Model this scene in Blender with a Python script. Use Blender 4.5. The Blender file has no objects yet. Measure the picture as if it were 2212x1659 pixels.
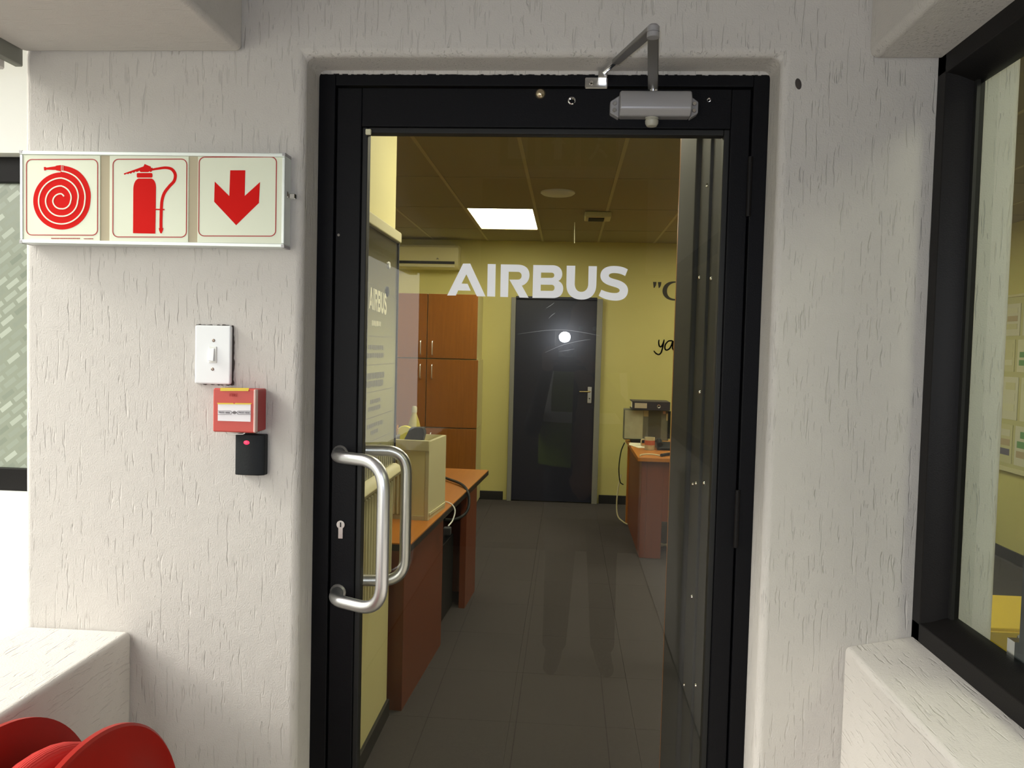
import bpy, bmesh, math, random
from mathutils import Vector, Matrix
random.seed(7)
S = bpy.context.scene
COL = S.collection
PI = math.pi

# ---------------------------------------------------------------- camera, world, large lights, exposure
YAW, PITCH, ROLL, FPX = 0.0674648, 0.0439488, 0.0253070, 1750.0
cam_d = bpy.data.cameras.new('camera')
cam = bpy.data.objects.new('camera', cam_d); COL.objects.link(cam)
cam_d.sensor_fit = 'HORIZONTAL'; cam_d.sensor_width = 36.0; cam_d.lens = 36.0 * FPX / 2212.0
cam_d.clip_start = 0.01; cam_d.clip_end = 100
_f = Vector((-math.sin(YAW) * math.cos(PITCH), math.cos(YAW) * math.cos(PITCH), -math.sin(PITCH)))
_r = Vector((math.cos(YAW), math.sin(YAW), 0)); _u = _r.cross(_f)
_c, _s = math.cos(ROLL), math.sin(ROLL)
_R = _c * _r + _s * _u; _U = -_s * _r + _c * _u
cam.matrix_world = Matrix(((_R.x, _U.x, -_f.x, 0), (_R.y, _U.y, -_f.y, -1.6), (_R.z, _U.z, -_f.z, 1.5), (0, 0, 0, 1)))
S.camera = cam

SKY = 4.0
w = bpy.data.worlds.new('sky'); S.world = w; w.use_nodes = True
wn = w.node_tree.nodes; wl = w.node_tree.links
wn['Background'].inputs[0].default_value = (1.0, 0.995, 0.93, 1); wn['Background'].inputs[1].default_value = SKY

# hazy sun reaching under the left beam, almost parallel to the door wall
sun_d = bpy.data.lights.new('sun', 'SUN'); sun_d.energy = 4.0; sun_d.angle = math.radians(18); sun_d.color = (1.0, 0.96, 0.86)
sun = bpy.data.objects.new('sun', sun_d); COL.objects.link(sun)
_az, _el = math.radians(6), math.radians(33)
sun.rotation_euler = Vector((math.cos(_az) * math.cos(_el), math.sin(_az) * math.cos(_el), -math.sin(_el))).to_track_quat('-Z', 'Y').to_euler()

# the camera's own flash: a small forward-facing lamp beside the lens
fl_d = bpy.data.lights.new('flash_lamp', 'AREA'); fl_d.shape = 'ELLIPSE'; fl_d.size = 0.048; fl_d.size_y = 0.044
fl_d.energy = 6.0; fl_d.color = (0.82, 0.88, 1.0)
fl = bpy.data.objects.new('flash_lamp', fl_d); COL.objects.link(fl)
fl.location = (-0.014, -1.598, 1.553); fl.rotation_euler = (PI / 2, 0, 0)

vs = S.view_settings
vs.view_transform = 'Standard'; vs.look = 'None'; vs.gamma = 1.0; vs.use_curve_mapping = False
vs.exposure = 0.0

# ---------------------------------------------------------------- materials
MATS = {}
def mat(name, col, rough=0.6, metal=0.0, spec=0.5, emit=None, estr=0.0, bump=None, var=0.0, varscale=8.0, coat=0.0):
    """procedural principled material; var = slow colour variation, bump = (scale, strength)"""
    if name in MATS: return MATS[name]
    m = bpy.data.materials.new(name); m.use_nodes = True
    n, l = m.node_tree.nodes, m.node_tree.links
    b = n['Principled BSDF']
    b.inputs['Base Color'].default_value = (*col, 1); b.inputs['Roughness'].default_value = rough
    b.inputs['Metallic'].default_value = metal; b.inputs['Specular IOR Level'].default_value = spec
    b.inputs['Coat Weight'].default_value = coat
    if emit: b.inputs['Emission Color'].default_value = (*emit, 1); b.inputs['Emission Strength'].default_value = estr
    g = n.new('ShaderNodeNewGeometry')
    if var:
        t = n.new('ShaderNodeTexNoise'); t.inputs['Scale'].default_value = varscale; t.inputs['Detail'].default_value = 4
        l.new(g.outputs['Position'], t.inputs['Vector'])
        mx = n.new('ShaderNodeMix'); mx.data_type = 'RGBA'
        mx.inputs['A'].default_value = (*[c * (1 - var) for c in col], 1); mx.inputs['B'].default_value = (*[min(1, c * (1 + var)) for c in col], 1)
        l.new(t.outputs['Fac'], mx.inputs['Factor']); l.new(mx.outputs['Result'], b.inputs['Base Color'])
    if bump:
        t = n.new('ShaderNodeTexNoise'); t.inputs['Scale'].default_value = bump[0]; t.inputs['Detail'].default_value = 3
        l.new(g.outputs['Position'], t.inputs['Vector'])
        bp = n.new('ShaderNodeBump'); bp.inputs['Strength'].default_value = bump[1]; bp.inputs['Distance'].default_value = 0.002
        l.new(t.outputs['Fac'], bp.inputs['Height']); l.new(bp.outputs['Normal'], b.inputs['Normal'])
    MATS[name] = m
    return m

def plaster(name, col, axis=2, amount=1.0, lo=0.595, hi=0.68):
    """rough trowelled plaster dragged along one axis: sparse elongated pits over a fine sandy grain"""
    m = bpy.data.materials.new(name); m.use_nodes = True
    n, l = m.node_tree.nodes, m.node_tree.links
    b = n['Principled BSDF']; b.inputs['Roughness'].default_value = 0.85; b.inputs['Specular IOR Level'].default_value = 0.25
    g = n.new('ShaderNodeNewGeometry')
    def noise(scale3, detail, dist=0.0):
        mp = n.new('ShaderNodeMapping'); mp.inputs['Scale'].default_value = scale3
        l.new(g.outputs['Position'], mp.inputs['Vector'])
        t = n.new('ShaderNodeTexNoise'); t.inputs['Scale'].default_value = 1.0; t.inputs['Detail'].default_value = detail
        t.inputs['Distortion'].default_value = dist
        l.new(mp.outputs['Vector'], t.inputs['Vector']); return t.outputs['Fac']
    sc = [150.0, 150.0, 150.0]; sc[axis] = 15.0
    sc2 = [230.0, 230.0, 230.0]; sc2[axis] = 40.0
    a = noise(sc, 2.0, 0.25); a2 = noise(sc2, 1.5, 0.2); patch = noise((9, 9, 5), 2.0); grain = noise((330, 330, 330), 2.0); lump = noise((26, 26, 26), 2.0)
    def ramp(src, lo, hi):
        r = n.new('ShaderNodeMapRange'); r.interpolation_type = 'SMOOTHSTEP'
        r.inputs['From Min'].default_value = lo; r.inputs['From Max'].default_value = hi
        l.new(src, r.inputs['Value']); return r.outputs['Result']
    def math_(op, x, y):
        q = n.new('ShaderNodeMath'); q.operation = op
        for i, v in enumerate((x, y)):
            if isinstance(v, float): q.inputs[i].default_value = v
            else: l.new(v, q.inputs[i])
        return q.outputs[0]
    pit = math_('MULTIPLY', ramp(a, lo, hi), ramp(patch, 0.34, 0.52))
    pit2 = math_('MULTIPLY', math_('MULTIPLY', ramp(a2, 0.66, 0.74), ramp(patch, 0.30, 0.5)), 0.6)
    pits = math_('MAXIMUM', pit, pit2)
    h = math_('MULTIPLY', pits, -1.0)
    h = math_('ADD', h, math_('MULTIPLY', grain, 0.34)); h = math_('ADD', h, math_('MULTIPLY', lump, 0.5))
    bp = n.new('ShaderNodeBump'); bp.inputs['Strength'].default_value = 0.62 * amount; bp.inputs['Distance'].default_value = 0.0035
    l.new(h, bp.inputs['Height']); l.new(bp.outputs['Normal'], b.inputs['Normal'])
    mx = n.new('ShaderNodeMix'); mx.data_type = 'RGBA'
    mx.inputs['A'].default_value = (*[c * 0.96 for c in col], 1); mx.inputs['B'].default_value = (*[min(1, c * 1.03) for c in col], 1)
    l.new(lump, mx.inputs['Factor']); l.new(mx.outputs['Result'], b.inputs['Base Color'])
    return m

def wood(name, c1, c2, axis=2, rough=0.35):
    m = bpy.data.materials.new(name); m.use_nodes = True
    n, l = m.node_tree.nodes, m.node_tree.links
    b = n['Principled BSDF']; b.inputs['Roughness'].default_value = rough
    g = n.new('ShaderNodeNewGeometry'); mp = n.new('ShaderNodeMapping')
    sc = [60.0, 60.0, 60.0]; sc[axis] = 3.0; mp.inputs['Scale'].default_value = sc
    t = n.new('ShaderNodeTexNoise'); t.inputs['Scale'].default_value = 1.0; t.inputs['Detail'].default_value = 5; t.inputs['Distortion'].default_value = 0.6
    l.new(g.outputs['Position'], mp.inputs['Vector']); l.new(mp.outputs['Vector'], t.inputs['Vector'])
    mx = n.new('ShaderNodeMix'); mx.data_type = 'RGBA'
    mx.inputs['A'].default_value = (*c1, 1); mx.inputs['B'].default_value = (*c2, 1)
    l.new(t.outputs['Fac'], mx.inputs['Factor']); l.new(mx.outputs['Result'], b.inputs['Base Color'])
    return m

def glass(name, tint=(0.9, 0.93, 0.9), ior=1.5, rough=0.0, haze=0.06):
    """thin window pane: clear transmission with Fresnel mirror reflection"""
    m = bpy.data.materials.new(name); m.use_nodes = True
    n, l = m.node_tree.nodes, m.node_tree.links
    n.remove(n['Principled BSDF']); out = n['Material Output']
    tr = n.new('ShaderNodeBsdfTransparent'); tr.inputs['Color'].default_value = (*tint, 1)
    gs = n.new('ShaderNodeBsdfGlossy'); gs.inputs['Roughness'].default_value = rough
    gh = n.new('ShaderNodeBsdfGlossy'); gh.inputs['Roughness'].default_value = 0.16      # dusty smear on the pane
    gl = n.new('ShaderNodeMixShader'); gl.inputs['Fac'].default_value = haze; l.new(gs.outputs['BSDF'], gl.inputs[1]); l.new(gh.outputs['BSDF'], gl.inputs[2])
    fr = n.new('ShaderNodeFresnel'); fr.inputs['IOR'].default_value = ior
    mx = n.new('ShaderNodeMixShader')
    ge = n.new('ShaderNodeNewGeometry'); iv = n.new('ShaderNodeMath'); iv.operation = 'SUBTRACT'; iv.inputs[0].default_value = 1.0
    mu_ = n.new('ShaderNodeMath'); mu_.operation = 'MULTIPLY'      # reflect once, at the face the ray enters by
    l.new(ge.outputs['Backfacing'], iv.inputs[1]); l.new(iv.outputs[0], mu_.inputs[0]); l.new(fr.outputs['Fac'], mu_.inputs[1])
    l.new(mu_.outputs[0], mx.inputs['Fac']); l.new(tr.outputs['BSDF'], mx.inputs[1]); l.new(gl.outputs['Shader'], mx.inputs[2])
    l.new(mx.outputs['Shader'], out.inputs['Surface'])
    return m

WALLC = (0.585, 0.555, 0.522)
M_wall = plaster('plaster_vertical_drag', WALLC, 2)
M_sill = plaster('plaster_sill_drag', WALLC, 1, 0.8)
M_soff = plaster('plaster_soffit', WALLC, 0, 0.5)
M_lobby = mat('lobby_paint', (0.66, 0.63, 0.6), 0.8, bump=(60, 0.3))
M_black = mat('black_powder_coated_aluminium', (0.0045, 0.0045, 0.006), 0.5, 0.0, 0.16, bump=(400, 0.15))
M_black2 = mat('black_window_aluminium', (0.007, 0.006, 0.006), 0.5, 0.0, 0.2, bump=(400, 0.15))
M_seal = mat('black_rubber_gasket', (0.004, 0.004, 0.004), 0.6)
M_alu = mat('brushed_aluminium', (0.80, 0.80, 0.82), 0.36, 1.0, bump=(300, 0.05))
M_steel = mat('satin_steel', (0.66, 0.65, 0.64), 0.26, 1.0)
M_closer = mat('silver_painted_metal', (0.36, 0.35, 0.36), 0.38, 0.3)
M_arm = mat('dull_silver_arm', (0.27, 0.26, 0.25), 0.4, 0.7)
M_chrome = mat('chrome', (0.85, 0.85, 0.86), 0.1, 1.0)
M_glass = glass('door_glass', (0.94, 0.94, 0.91), 1.56)
M_wglass = glass('side_window_glass', (0.93, 0.97, 0.94), 1.5)
M_vinyl = mat('white_vinyl', (0.93, 0.94, 0.97), 0.5)
M_yellow = mat('yellow_wall_paint', (0.57, 0.52, 0.19), 0.7, var=0.05, varscale=3, bump=(150, 0.15))
M_cream = mat('cream_laminate', (0.60, 0.56, 0.34), 0.45)
M_creamw = mat('cream_wall_paint', (0.72, 0.66, 0.33), 0.6, var=0.03)
M_carpet = mat('charcoal_carpet', (0.062, 0.056, 0.056), 0.95, 0, 0.1, bump=(500, 0.8), var=0.25, varscale=90)
M_gap = mat('carpet_backing_dark', (0.055, 0.05, 0.05), 0.95)
M_ceil = mat('ceiling_tile', (0.36, 0.32, 0.20), 0.9, bump=(220, 0.5), var=0.05, varscale=40)
M_tbar = mat('ceiling_tbar', (0.50, 0.44, 0.24), 0.6)
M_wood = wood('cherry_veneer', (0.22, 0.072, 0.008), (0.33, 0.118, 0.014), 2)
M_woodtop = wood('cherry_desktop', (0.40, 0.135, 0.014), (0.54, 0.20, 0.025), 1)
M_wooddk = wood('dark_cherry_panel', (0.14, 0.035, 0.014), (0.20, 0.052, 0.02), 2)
M_edge = mat('black_edge_band', (0.012, 0.010, 0.010), 0.5)
M_navy = mat('dark_navy_door_paint', (0.008, 0.010, 0.024), 0.45, bump=(120, 0.08))
M_greyf = mat('grey_steel_door_frame', (0.22, 0.22, 0.19), 0.5)
M_skirt = mat('black_skirting', (0.010, 0.010, 0.011), 0.5)
M_grey = mat('grey_anodised_profile', (0.045, 0.046, 0.052), 0.7, 0.0, 0.2, bump=(200, 0.1))
M_red = mat('red_print', (0.66, 0.010, 0.008), 0.6, spec=0.08)
M_reddk = mat('dark_red_print', (0.40, 0.03, 0.025), 0.5)
M_signw = mat('photoluminescent_cream_plate', (0.76, 0.80, 0.64), 0.35)
M_signg = mat('beige_spacer', (0.52, 0.46, 0.33), 0.7, spec=0.1)
M_rail = mat('light_aluminium_rail', (0.74, 0.79, 0.76), 0.35, 0.35)
M_wplast = mat('white_plastic', (0.80, 0.82, 0.84), 0.3)
M_wplast2 = mat('offwhite_plastic', (0.74, 0.75, 0.72), 0.35)
M_screw = mat('screw_metal', (0.25, 0.2, 0.17), 0.4, 0.8)
M_grime = mat('dark_grime', (0.06, 0.05, 0.045), 0.9)
M_cpred = mat('call_point_red', (0.52, 0.060, 0.045), 0.42)
M_cpred2 = mat('call_point_side_red', (0.36, 0.025, 0.025), 0.45)
M_yel = mat('yellow_sticker', (0.72, 0.52, 0.05), 0.5)
M_greyp = mat('grey_print', (0.22, 0.20, 0.21), 0.6)
M_white = mat('white_print', (0.78, 0.75, 0.78), 0.5)
M_clear = mat('clear_plastic_edge', (0.62, 0.42, 0.38), 0.15)
M_blkp = mat('black_plastic', (0.012, 0.014, 0.016), 0.5, spec=0.2, bump=(300, 0.2))
M_led = mat('red_led', (0.9, 0.02, 0.05), 0.3, emit=(1.0, 0.03, 0.09), estr=1.6)
M_reel = mat('red_enamel', (0.33, 0.010, 0.005), 0.45, spec=0.2, var=0.12, varscale=14)
M_board = mat('whiteboard_glaze', (0.50, 0.49, 0.33), 0.10, spec=0.7)
def board_mat():  # board face darkens towards the top, wavy dark bands near the bottom
    m = bpy.data.materials.new('graded_board'); m.use_nodes = True; n, l = m.node_tree.nodes, m.node_tree.links; b = n['Principled BSDF']
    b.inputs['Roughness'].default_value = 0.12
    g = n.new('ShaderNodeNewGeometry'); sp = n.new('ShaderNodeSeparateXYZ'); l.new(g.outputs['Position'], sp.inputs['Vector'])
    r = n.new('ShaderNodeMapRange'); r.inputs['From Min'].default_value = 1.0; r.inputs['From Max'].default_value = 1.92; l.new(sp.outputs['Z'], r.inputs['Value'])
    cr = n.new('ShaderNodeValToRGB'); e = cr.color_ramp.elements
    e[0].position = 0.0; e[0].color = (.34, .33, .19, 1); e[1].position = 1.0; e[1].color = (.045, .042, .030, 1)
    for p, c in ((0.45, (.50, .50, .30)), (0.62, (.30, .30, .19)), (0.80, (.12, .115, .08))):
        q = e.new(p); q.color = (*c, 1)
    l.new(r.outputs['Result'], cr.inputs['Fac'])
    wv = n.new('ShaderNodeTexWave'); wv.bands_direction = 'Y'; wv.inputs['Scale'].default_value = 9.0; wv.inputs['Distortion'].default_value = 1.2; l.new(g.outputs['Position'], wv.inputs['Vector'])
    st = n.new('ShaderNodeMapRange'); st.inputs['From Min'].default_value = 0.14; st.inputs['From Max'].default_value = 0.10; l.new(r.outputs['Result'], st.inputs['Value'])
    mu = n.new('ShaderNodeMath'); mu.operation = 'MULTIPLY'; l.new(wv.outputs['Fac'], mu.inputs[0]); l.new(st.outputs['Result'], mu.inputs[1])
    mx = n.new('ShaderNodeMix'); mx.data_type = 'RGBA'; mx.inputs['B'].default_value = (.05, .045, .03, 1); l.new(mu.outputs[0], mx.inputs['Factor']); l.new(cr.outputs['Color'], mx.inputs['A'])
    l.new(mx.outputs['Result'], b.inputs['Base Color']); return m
M_boardface = board_mat()
M_ink = mat('faded_print', (0.20, 0.19, 0.14), 0.7)
M_pale = mat('pale_print', (0.75, 0.72, 0.50), 0.6)
M_text = mat('dark_wall_vinyl', (0.030, 0.028, 0.018), 0.6)
M_text2 = mat('navy_wall_vinyl', (0.035, 0.045, 0.075), 0.6)
M_lamp = mat('light_diffuser', (0.9, 0.9, 0.85), 0.5, emit=(1.0, 0.95, 0.74), estr=15.0)
M_ac = mat('aircon_plastic', (0.62, 0.57, 0.30), 0.45)
M_dark = mat('dark_slot', (0.01, 0.01, 0.01), 0.8)
M_paper = mat('paper', (0.75, 0.72, 0.52), 0.8)
M_bin = mat('binder_navy', (0.03, 0.028, 0.04), 0.5)
M_out = mat('outside_white_render', (0.86, 0.86, 0.84), 0.9, bump=(40, 0.3))

# ---------------------------------------------------------------- mesh helpers
def box(bm, x0, x1, y0, y1, z0, z1):
    v = [bm.verts.new((x, y, z)) for x in (x0, x1) for y in (y0, y1) for z in (z0, z1)]
    for f in ((0, 1, 3, 2), (4, 6, 7, 5), (0, 4, 5, 1), (2, 3, 7, 6), (0, 2, 6, 4), (1, 5, 7, 3)):
        bm.faces.new([v[i] for i in f])
    return bm
def B(*a):
    return box(bmesh.new(), *a)
def smooth_path(pts, n=8):
    """Catmull-Rom through the points"""
    P = [Vector(p) for p in pts]; P = [P[0] * 2 - P[1]] + P + [P[-1] * 2 - P[-2]]
    out = []
    for i in range(1, len(P) - 2):
        for k in range(n):
            t = k / n; a, b, c, d = P[i - 1], P[i], P[i + 1], P[i + 2]
            out.append(0.5 * ((2 * b) + (c - a) * t + (2 * a - 5 * b + 4 * c - d) * t * t + (3 * b - a - 3 * c + d) * t ** 3))
    out.append(P[-2]); return out
def fillet(pts, r, n=6):
    P = [Vector(p) for p in pts]; out = [P[0]]
    for i in range(1, len(P) - 1):
        a, b, c = P[i - 1], P[i], P[i + 1]
        u, v = (a - b), (c - b); rr = min(r, u.length * .49, v.length * .49)
        p, q = b + u.normalized() * rr, b + v.normalized() * rr
        for k in range(n + 1):
            t = k / n; out.append((1 - t) ** 2 * p + 2 * t * (1 - t) * b + t * t * q)
    out.append(P[-1]); return out
def tube(bm, pts, r, seg=12, caps=True):
    pts = [Vector(p) for p in pts]; rs = r if isinstance(r, (list, tuple)) else [r] * len(pts)
    rings = []; prev = None
    for i, p in enumerate(pts):
        t = (pts[min(i + 1, len(pts) - 1)] - pts[max(i - 1, 0)]).normalized()
        if prev is None:
            a = Vector((0, 0, 1)) if abs(t.z) < .9 else Vector((1, 0, 0)); u = t.cross(a).normalized()
        else:
            u = (prev - t * prev.dot(t)).normalized()
        prev = u; v = t.cross(u)
        rings.append([bm.verts.new(p + (u * math.cos(2 * PI * k / seg) + v * math.sin(2 * PI * k / seg)) * rs[i]) for k in range(seg)])
    for a, b in zip(rings, rings[1:]):
        for k in range(seg): bm.faces.new((a[k], a[(k + 1) % seg], b[(k + 1) % seg], b[k]))
    if caps: bm.faces.new(rings[0][::-1]); bm.faces.new(rings[-1])
    return bm
def lathe(bm, prof, c, axis='Z', seg=32):
    """prof: (radius, along) pairs, closed at the ends if radius is 0"""
    c = Vector(c); ax = {'X': (Vector((0, 1, 0)), Vector((0, 0, 1)), Vector((1, 0, 0))), 'Y': (Vector((0, 0, 1)), Vector((1, 0, 0)), Vector((0, 1, 0))), 'Z': (Vector((1, 0, 0)), Vector((0, 1, 0)), Vector((0, 0, 1)))}[axis]
    rings = []
    for r, h in prof:
        if r < 1e-6: rings.append([bm.verts.new(c + ax[2] * h)])
        else: rings.append([bm.verts.new(c + ax[2] * h + ax[0] * r * math.cos(2 * PI * k / seg) + ax[1] * r * math.sin(2 * PI * k / seg)) for k in range(seg)])
    for a, b in zip(rings, rings[1:]):
        for k in range(seg):
            k2 = (k + 1) % seg
            if len(a) == 1 and len(b) > 1: bm.faces.new((a[0], b[k2], b[k]))
            elif len(b) == 1 and len(a) > 1: bm.faces.new((a[k], a[k2], b[0]))
            elif len(a) > 1: bm.faces.new((a[k], a[k2], b[k2], b[k]))
    return bm
def prism(bm, poly, axis, a, b):
    """extrude a 2D polygon along an axis from a to b; poly in the other two coordinates, in order"""
    def P(p, h): return {'X': (h, p[0], p[1]), 'Y': (p[0], h, p[1]), 'Z': (p[0], p[1], h)}[axis]
    lo = [bm.verts.new(P(p, a)) for p in poly]; hi = [bm.verts.new(P(p, b)) for p in poly]
    bm.faces.new(lo[::-1]); bm.faces.new(hi); n = len(poly)
    for i in range(n): bm.faces.new((lo[i], lo[(i + 1) % n], hi[(i + 1) % n], hi[i]))
    return bm
def svg(path, n=10):
    """tiny path reader: M, L, C, Z with absolute coordinates -> list of loops"""
    loops = []; cur = None; tok = path.replace(',', ' ').split(); i = 0; cmd = None
    while i < len(tok):
        if tok[i] in 'MLCZ':
            cmd = tok[i]; i += 1
            if cmd == 'Z': continue
        if cmd == 'M': cur = [(float(tok[i]), float(tok[i + 1]))]; loops.append(cur); i += 2; cmd = 'L'
        elif cmd == 'L': cur.append((float(tok[i]), float(tok[i + 1]))); i += 2
        elif cmd == 'C':
            p0 = cur[-1]; q = [float(t) for t in tok[i:i + 6]]; i += 6
            for k in range(1, n + 1):
                t = k / n; s = 1 - t
                cur.append(tuple(s ** 3 * p0[j] + 3 * s * s * t * q[j] + 3 * s * t * t * q[2 + j] + t ** 3 * q[4 + j] for j in (0, 1)))
    return loops
def ribbon(pts, wd):
    """closed outline of a stroke; wd a number or one per point"""
    P = [Vector((p[0], p[1])) for p in pts]; ws = wd if isinstance(wd, (list, tuple)) else [wd] * len(P); L = []; R = []
    for i, p in enumerate(P):
        t = (P[min(i + 1, len(P) - 1)] - P[max(i - 1, 0)]).normalized(); nn = Vector((-t.y, t.x)) * ws[i] / 2
        L.append(tuple(p + nn)); R.append(tuple(p - nn))
    return L + R[::-1]
def filled(loops, y0, y1, tf=None, plane='XZ'):
    """flat shape with holes standing in the XZ plane between depths y0 (front) and y1, as a bmesh"""
    cu = bpy.data.curves.new('tmp', 'CURVE'); cu.dimensions = '2D'; cu.fill_mode = 'BOTH'; cu.extrude = abs(y1 - y0) / 2
    for lp in loops:
        if tf: lp = [tf(*p) for p in lp]
        s = cu.splines.new('POLY'); s.points.add(len(lp) - 1); s.use_cyclic_u = True
        for q, p in zip(s.points, lp): q.co = (p[0], p[1], 0, 1)
    o = bpy.data.objects.new('tmp', cu); COL.objects.link(o)
    dg = bpy.context.evaluated_depsgraph_get(); me = bpy.data.meshes.new_from_object(o.evaluated_get(dg))
    bm = bmesh.new(); bm.from_mesh(me)
    ym = (y0 + y1) / 2
    for v in bm.verts: v.co = (v.co.x, ym - v.co.z, v.co.y)
    bpy.data.objects.remove(o); bpy.data.curves.remove(cu); bpy.data.meshes.remove(me)
    return bm
def rrect(x0, y0, x1, y1, r, n=6):
    out = []
    for cx, cy, a in ((x1 - r, y1 - r, 0), (x0 + r, y1 - r, PI / 2), (x0 + r, y0 + r, PI), (x1 - r, y0 + r, 1.5 * PI)):
        for k in range(n + 1): out.append((cx + r * math.cos(a + PI / 2 * k / n), cy + r * math.sin(a + PI / 2 * k / n)))
    return out
def text_bm(body, size, center, y0, y1, shear=0.0):
    cu = bpy.data.curves.new('tmp', 'FONT'); cu.body = body; cu.size = size; cu.extrude = abs(y1 - y0) / 2; cu.align_x = 'CENTER'; cu.align_y = 'CENTER'; cu.shear = shear
    o = bpy.data.objects.new('tmp', cu); COL.objects.link(o)
    dg = bpy.context.evaluated_depsgraph_get(); me = bpy.data.meshes.new_from_object(o.evaluated_get(dg))
    bm = bmesh.new(); bm.from_mesh(me)
    for v in bm.verts: v.co = (center[0] + v.co.x, (y0 + y1) / 2 - v.co.z, center[1] + v.co.y)
    bpy.data.objects.remove(o); bpy.data.curves.remove(cu); bpy.data.meshes.remove(me)
    return bm

# ---------------------------------------------------------------- object helpers
def root_loc(p):
    v = Vector((0, 0, 0))
    while p: v += p.location; p = p.parent
    return v
def obj(name, bm, m, parent=None, bevel=0.0, smooth=False, seg=2, world=True, label=None):
    """link a bmesh (built in world coordinates) as one mesh object"""
    bmesh.ops.recalc_face_normals(bm, faces=bm.faces)
    me = bpy.data.meshes.new(name)
    if parent is not None: off = root_loc(parent) if world else Vector((0, 0, 0))
    else:
        lo = Vector([min(v.co[i] for v in bm.verts) for i in range(3)]); hi = Vector([max(v.co[i] for v in bm.verts) for i in range(3)])
        off = Vector(((lo.x + hi.x) / 2, (lo.y + hi.y) / 2, lo.z))
    bmesh.ops.translate(bm, verts=bm.verts, vec=-off)
    if smooth:
        for f in bm.faces: f.smooth = True
    bm.to_mesh(me); bm.free()
    o = bpy.data.objects.new(name, me); COL.objects.link(o); me.materials.append(m)
    if parent is not None: o.parent = parent
    else: o.location = off
    if bevel:
        bv = o.modifiers.new('bevel', 'BEVEL'); bv.width = bevel; bv.segments = seg; bv.limit_method = 'ANGLE'; bv.angle_limit = 0.6
        if not smooth and seg > 1:
            for p in me.polygons: p.use_smooth = True
            bv.harden_normals = True
    elif smooth:
        me.set_sharp_from_angle(angle=0.7)
    if label: o['label'] = label
    return o
def tag(o, label, cat, group=None, kind=None):
    o['label'] = label; o['category'] = cat
    if group: o['group'] = group
    if kind: o['kind'] = kind
    return o
def thing(name, label, cat, loc, group=None, kind=None):
    o = bpy.data.objects.new(name, None); COL.objects.link(o); o.location = loc; o.empty_display_size = .05
    return tag(o, label, cat, group, kind)
def struct(name, bm, m, label, cat, bevel=0.0, seg=3):
    return tag(obj(name, bm, m, None, bevel, seg=seg), label, cat, kind='structure')

# ================================================================= THE LOBBY SHELL
OX0, OX1, OZ = -0.535, 0.392, 2.07       # door opening
LOBZ = 2.75
bm = bmesh.new()
prism(bm, [(-1.12, 0), (OX0, 0), (OX0, OZ), (OX1, OZ), (OX1, 0), (0.835, 0), (0.835, LOBZ), (-1.12, LOBZ)], 'Y', 0.0, 0.20)
wall_front = struct('wall_front', bm, M_wall, 'white rough-plastered wall around the black glazed door', 'wall', 0.016, 4)
pits = bmesh.new(); lathe(pits, [(0, -0.0012), (0.0055, -0.0008), (0.0065, 0.0006)], (0, 0, 0), 'Y', 14)
for v in pits.verts: v.co.z *= 1.75; v.co.x += v.co.z * -0.15
for v in pits.verts: v.co += Vector((0.424, 0.0, 2.017))
obj('wall_pit', pits, M_grime, wall_front, label='small dark hole in the white plaster')
LX = -0.885; LZ = 0.895
struct('wall_left', B(-1.12, LX, -4.2, 0.001, 0, LZ), M_sill, 'low white parapet wall with sunlit top on the left', 'wall', 0.012, 3)
struct('trim_1', B(-1.12, -0.662, -4.2, 0.001, 2.075, LOBZ), M_soff, 'white plastered beam above the left opening', 'beam', 0.012, 3)
struct('trim_2', B(-1.135, -1.118, -4.2, -0.002, 2.045, 2.085), M_greyf, 'thin grey metal rail along the outer edge of the left beam', 'rail', 0.002, 1)
struct('trim_3', B(-1.20, -1.136, -4.2, -0.03, 2.03, 2.075), M_lobby, 'cream painted window head strip outside the left beam', 'trim', 0.003, 1)
bm = bmesh.new(); prism(bm, [(0.555, 0), (0.80, 0), (0.80, 0.963), (0.68, 0.963), (0.555, 0.936)], 'Y', -4.2, 0.001)
struct('wall_right', bm, M_sill, 'low white parapet wall with sloping sill under the right window', 'wall', 0.010, 3)
struct('trim_4', B(0.551, 0.80, -4.2, 0.001, 2.062, LOBZ), M_wall, 'white plastered beam above the right window', 'beam', 0.016, 4)
struct('wall_rear', B(-1.12, 0.80, -4.4, -4.2, 0, LOBZ), mat('dark_brown_paint', (0.12, 0.10, 0.09), 0.8), 'plain dark wall behind the photographer', 'wall')
struct('ceiling_lobby', B(-1.12, 0.80, -4.4, 0.2, LOBZ, LOBZ + 0.1), M_lobby, 'white ceiling of the entrance passage', 'ceiling')
# lobby floor: square tiles
fl_l = struct('floor_lobby', B(-1.12, 0.80, -4.4, 0.2, -0.1, -0.012), mat('lobby_floor_grout', (0.3, 0.28, 0.25), 0.8), 'tiled floor of the entrance passage', 'floor')
tm = None
for i in range(4):
    for j in range(10):
        x0, y0 = -0.882 + i * 0.36, -4.19 + j * 0.42
        if tm is None:
            o = obj('floor_tile', B(0, 0.355, 0, 0.415, -0.012, 0.0), mat('beige_floor_tile', (0.5, 0.46, 0.4), 0.4, var=0.08, varscale=5), fl_l, world=False, bevel=0.002, seg=1); tm = o
        else:
            o = tm.copy(); COL.objects.link(o); o.parent = fl_l
        o.location = Vector((x0, y0, 0)) - fl_l.location

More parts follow.
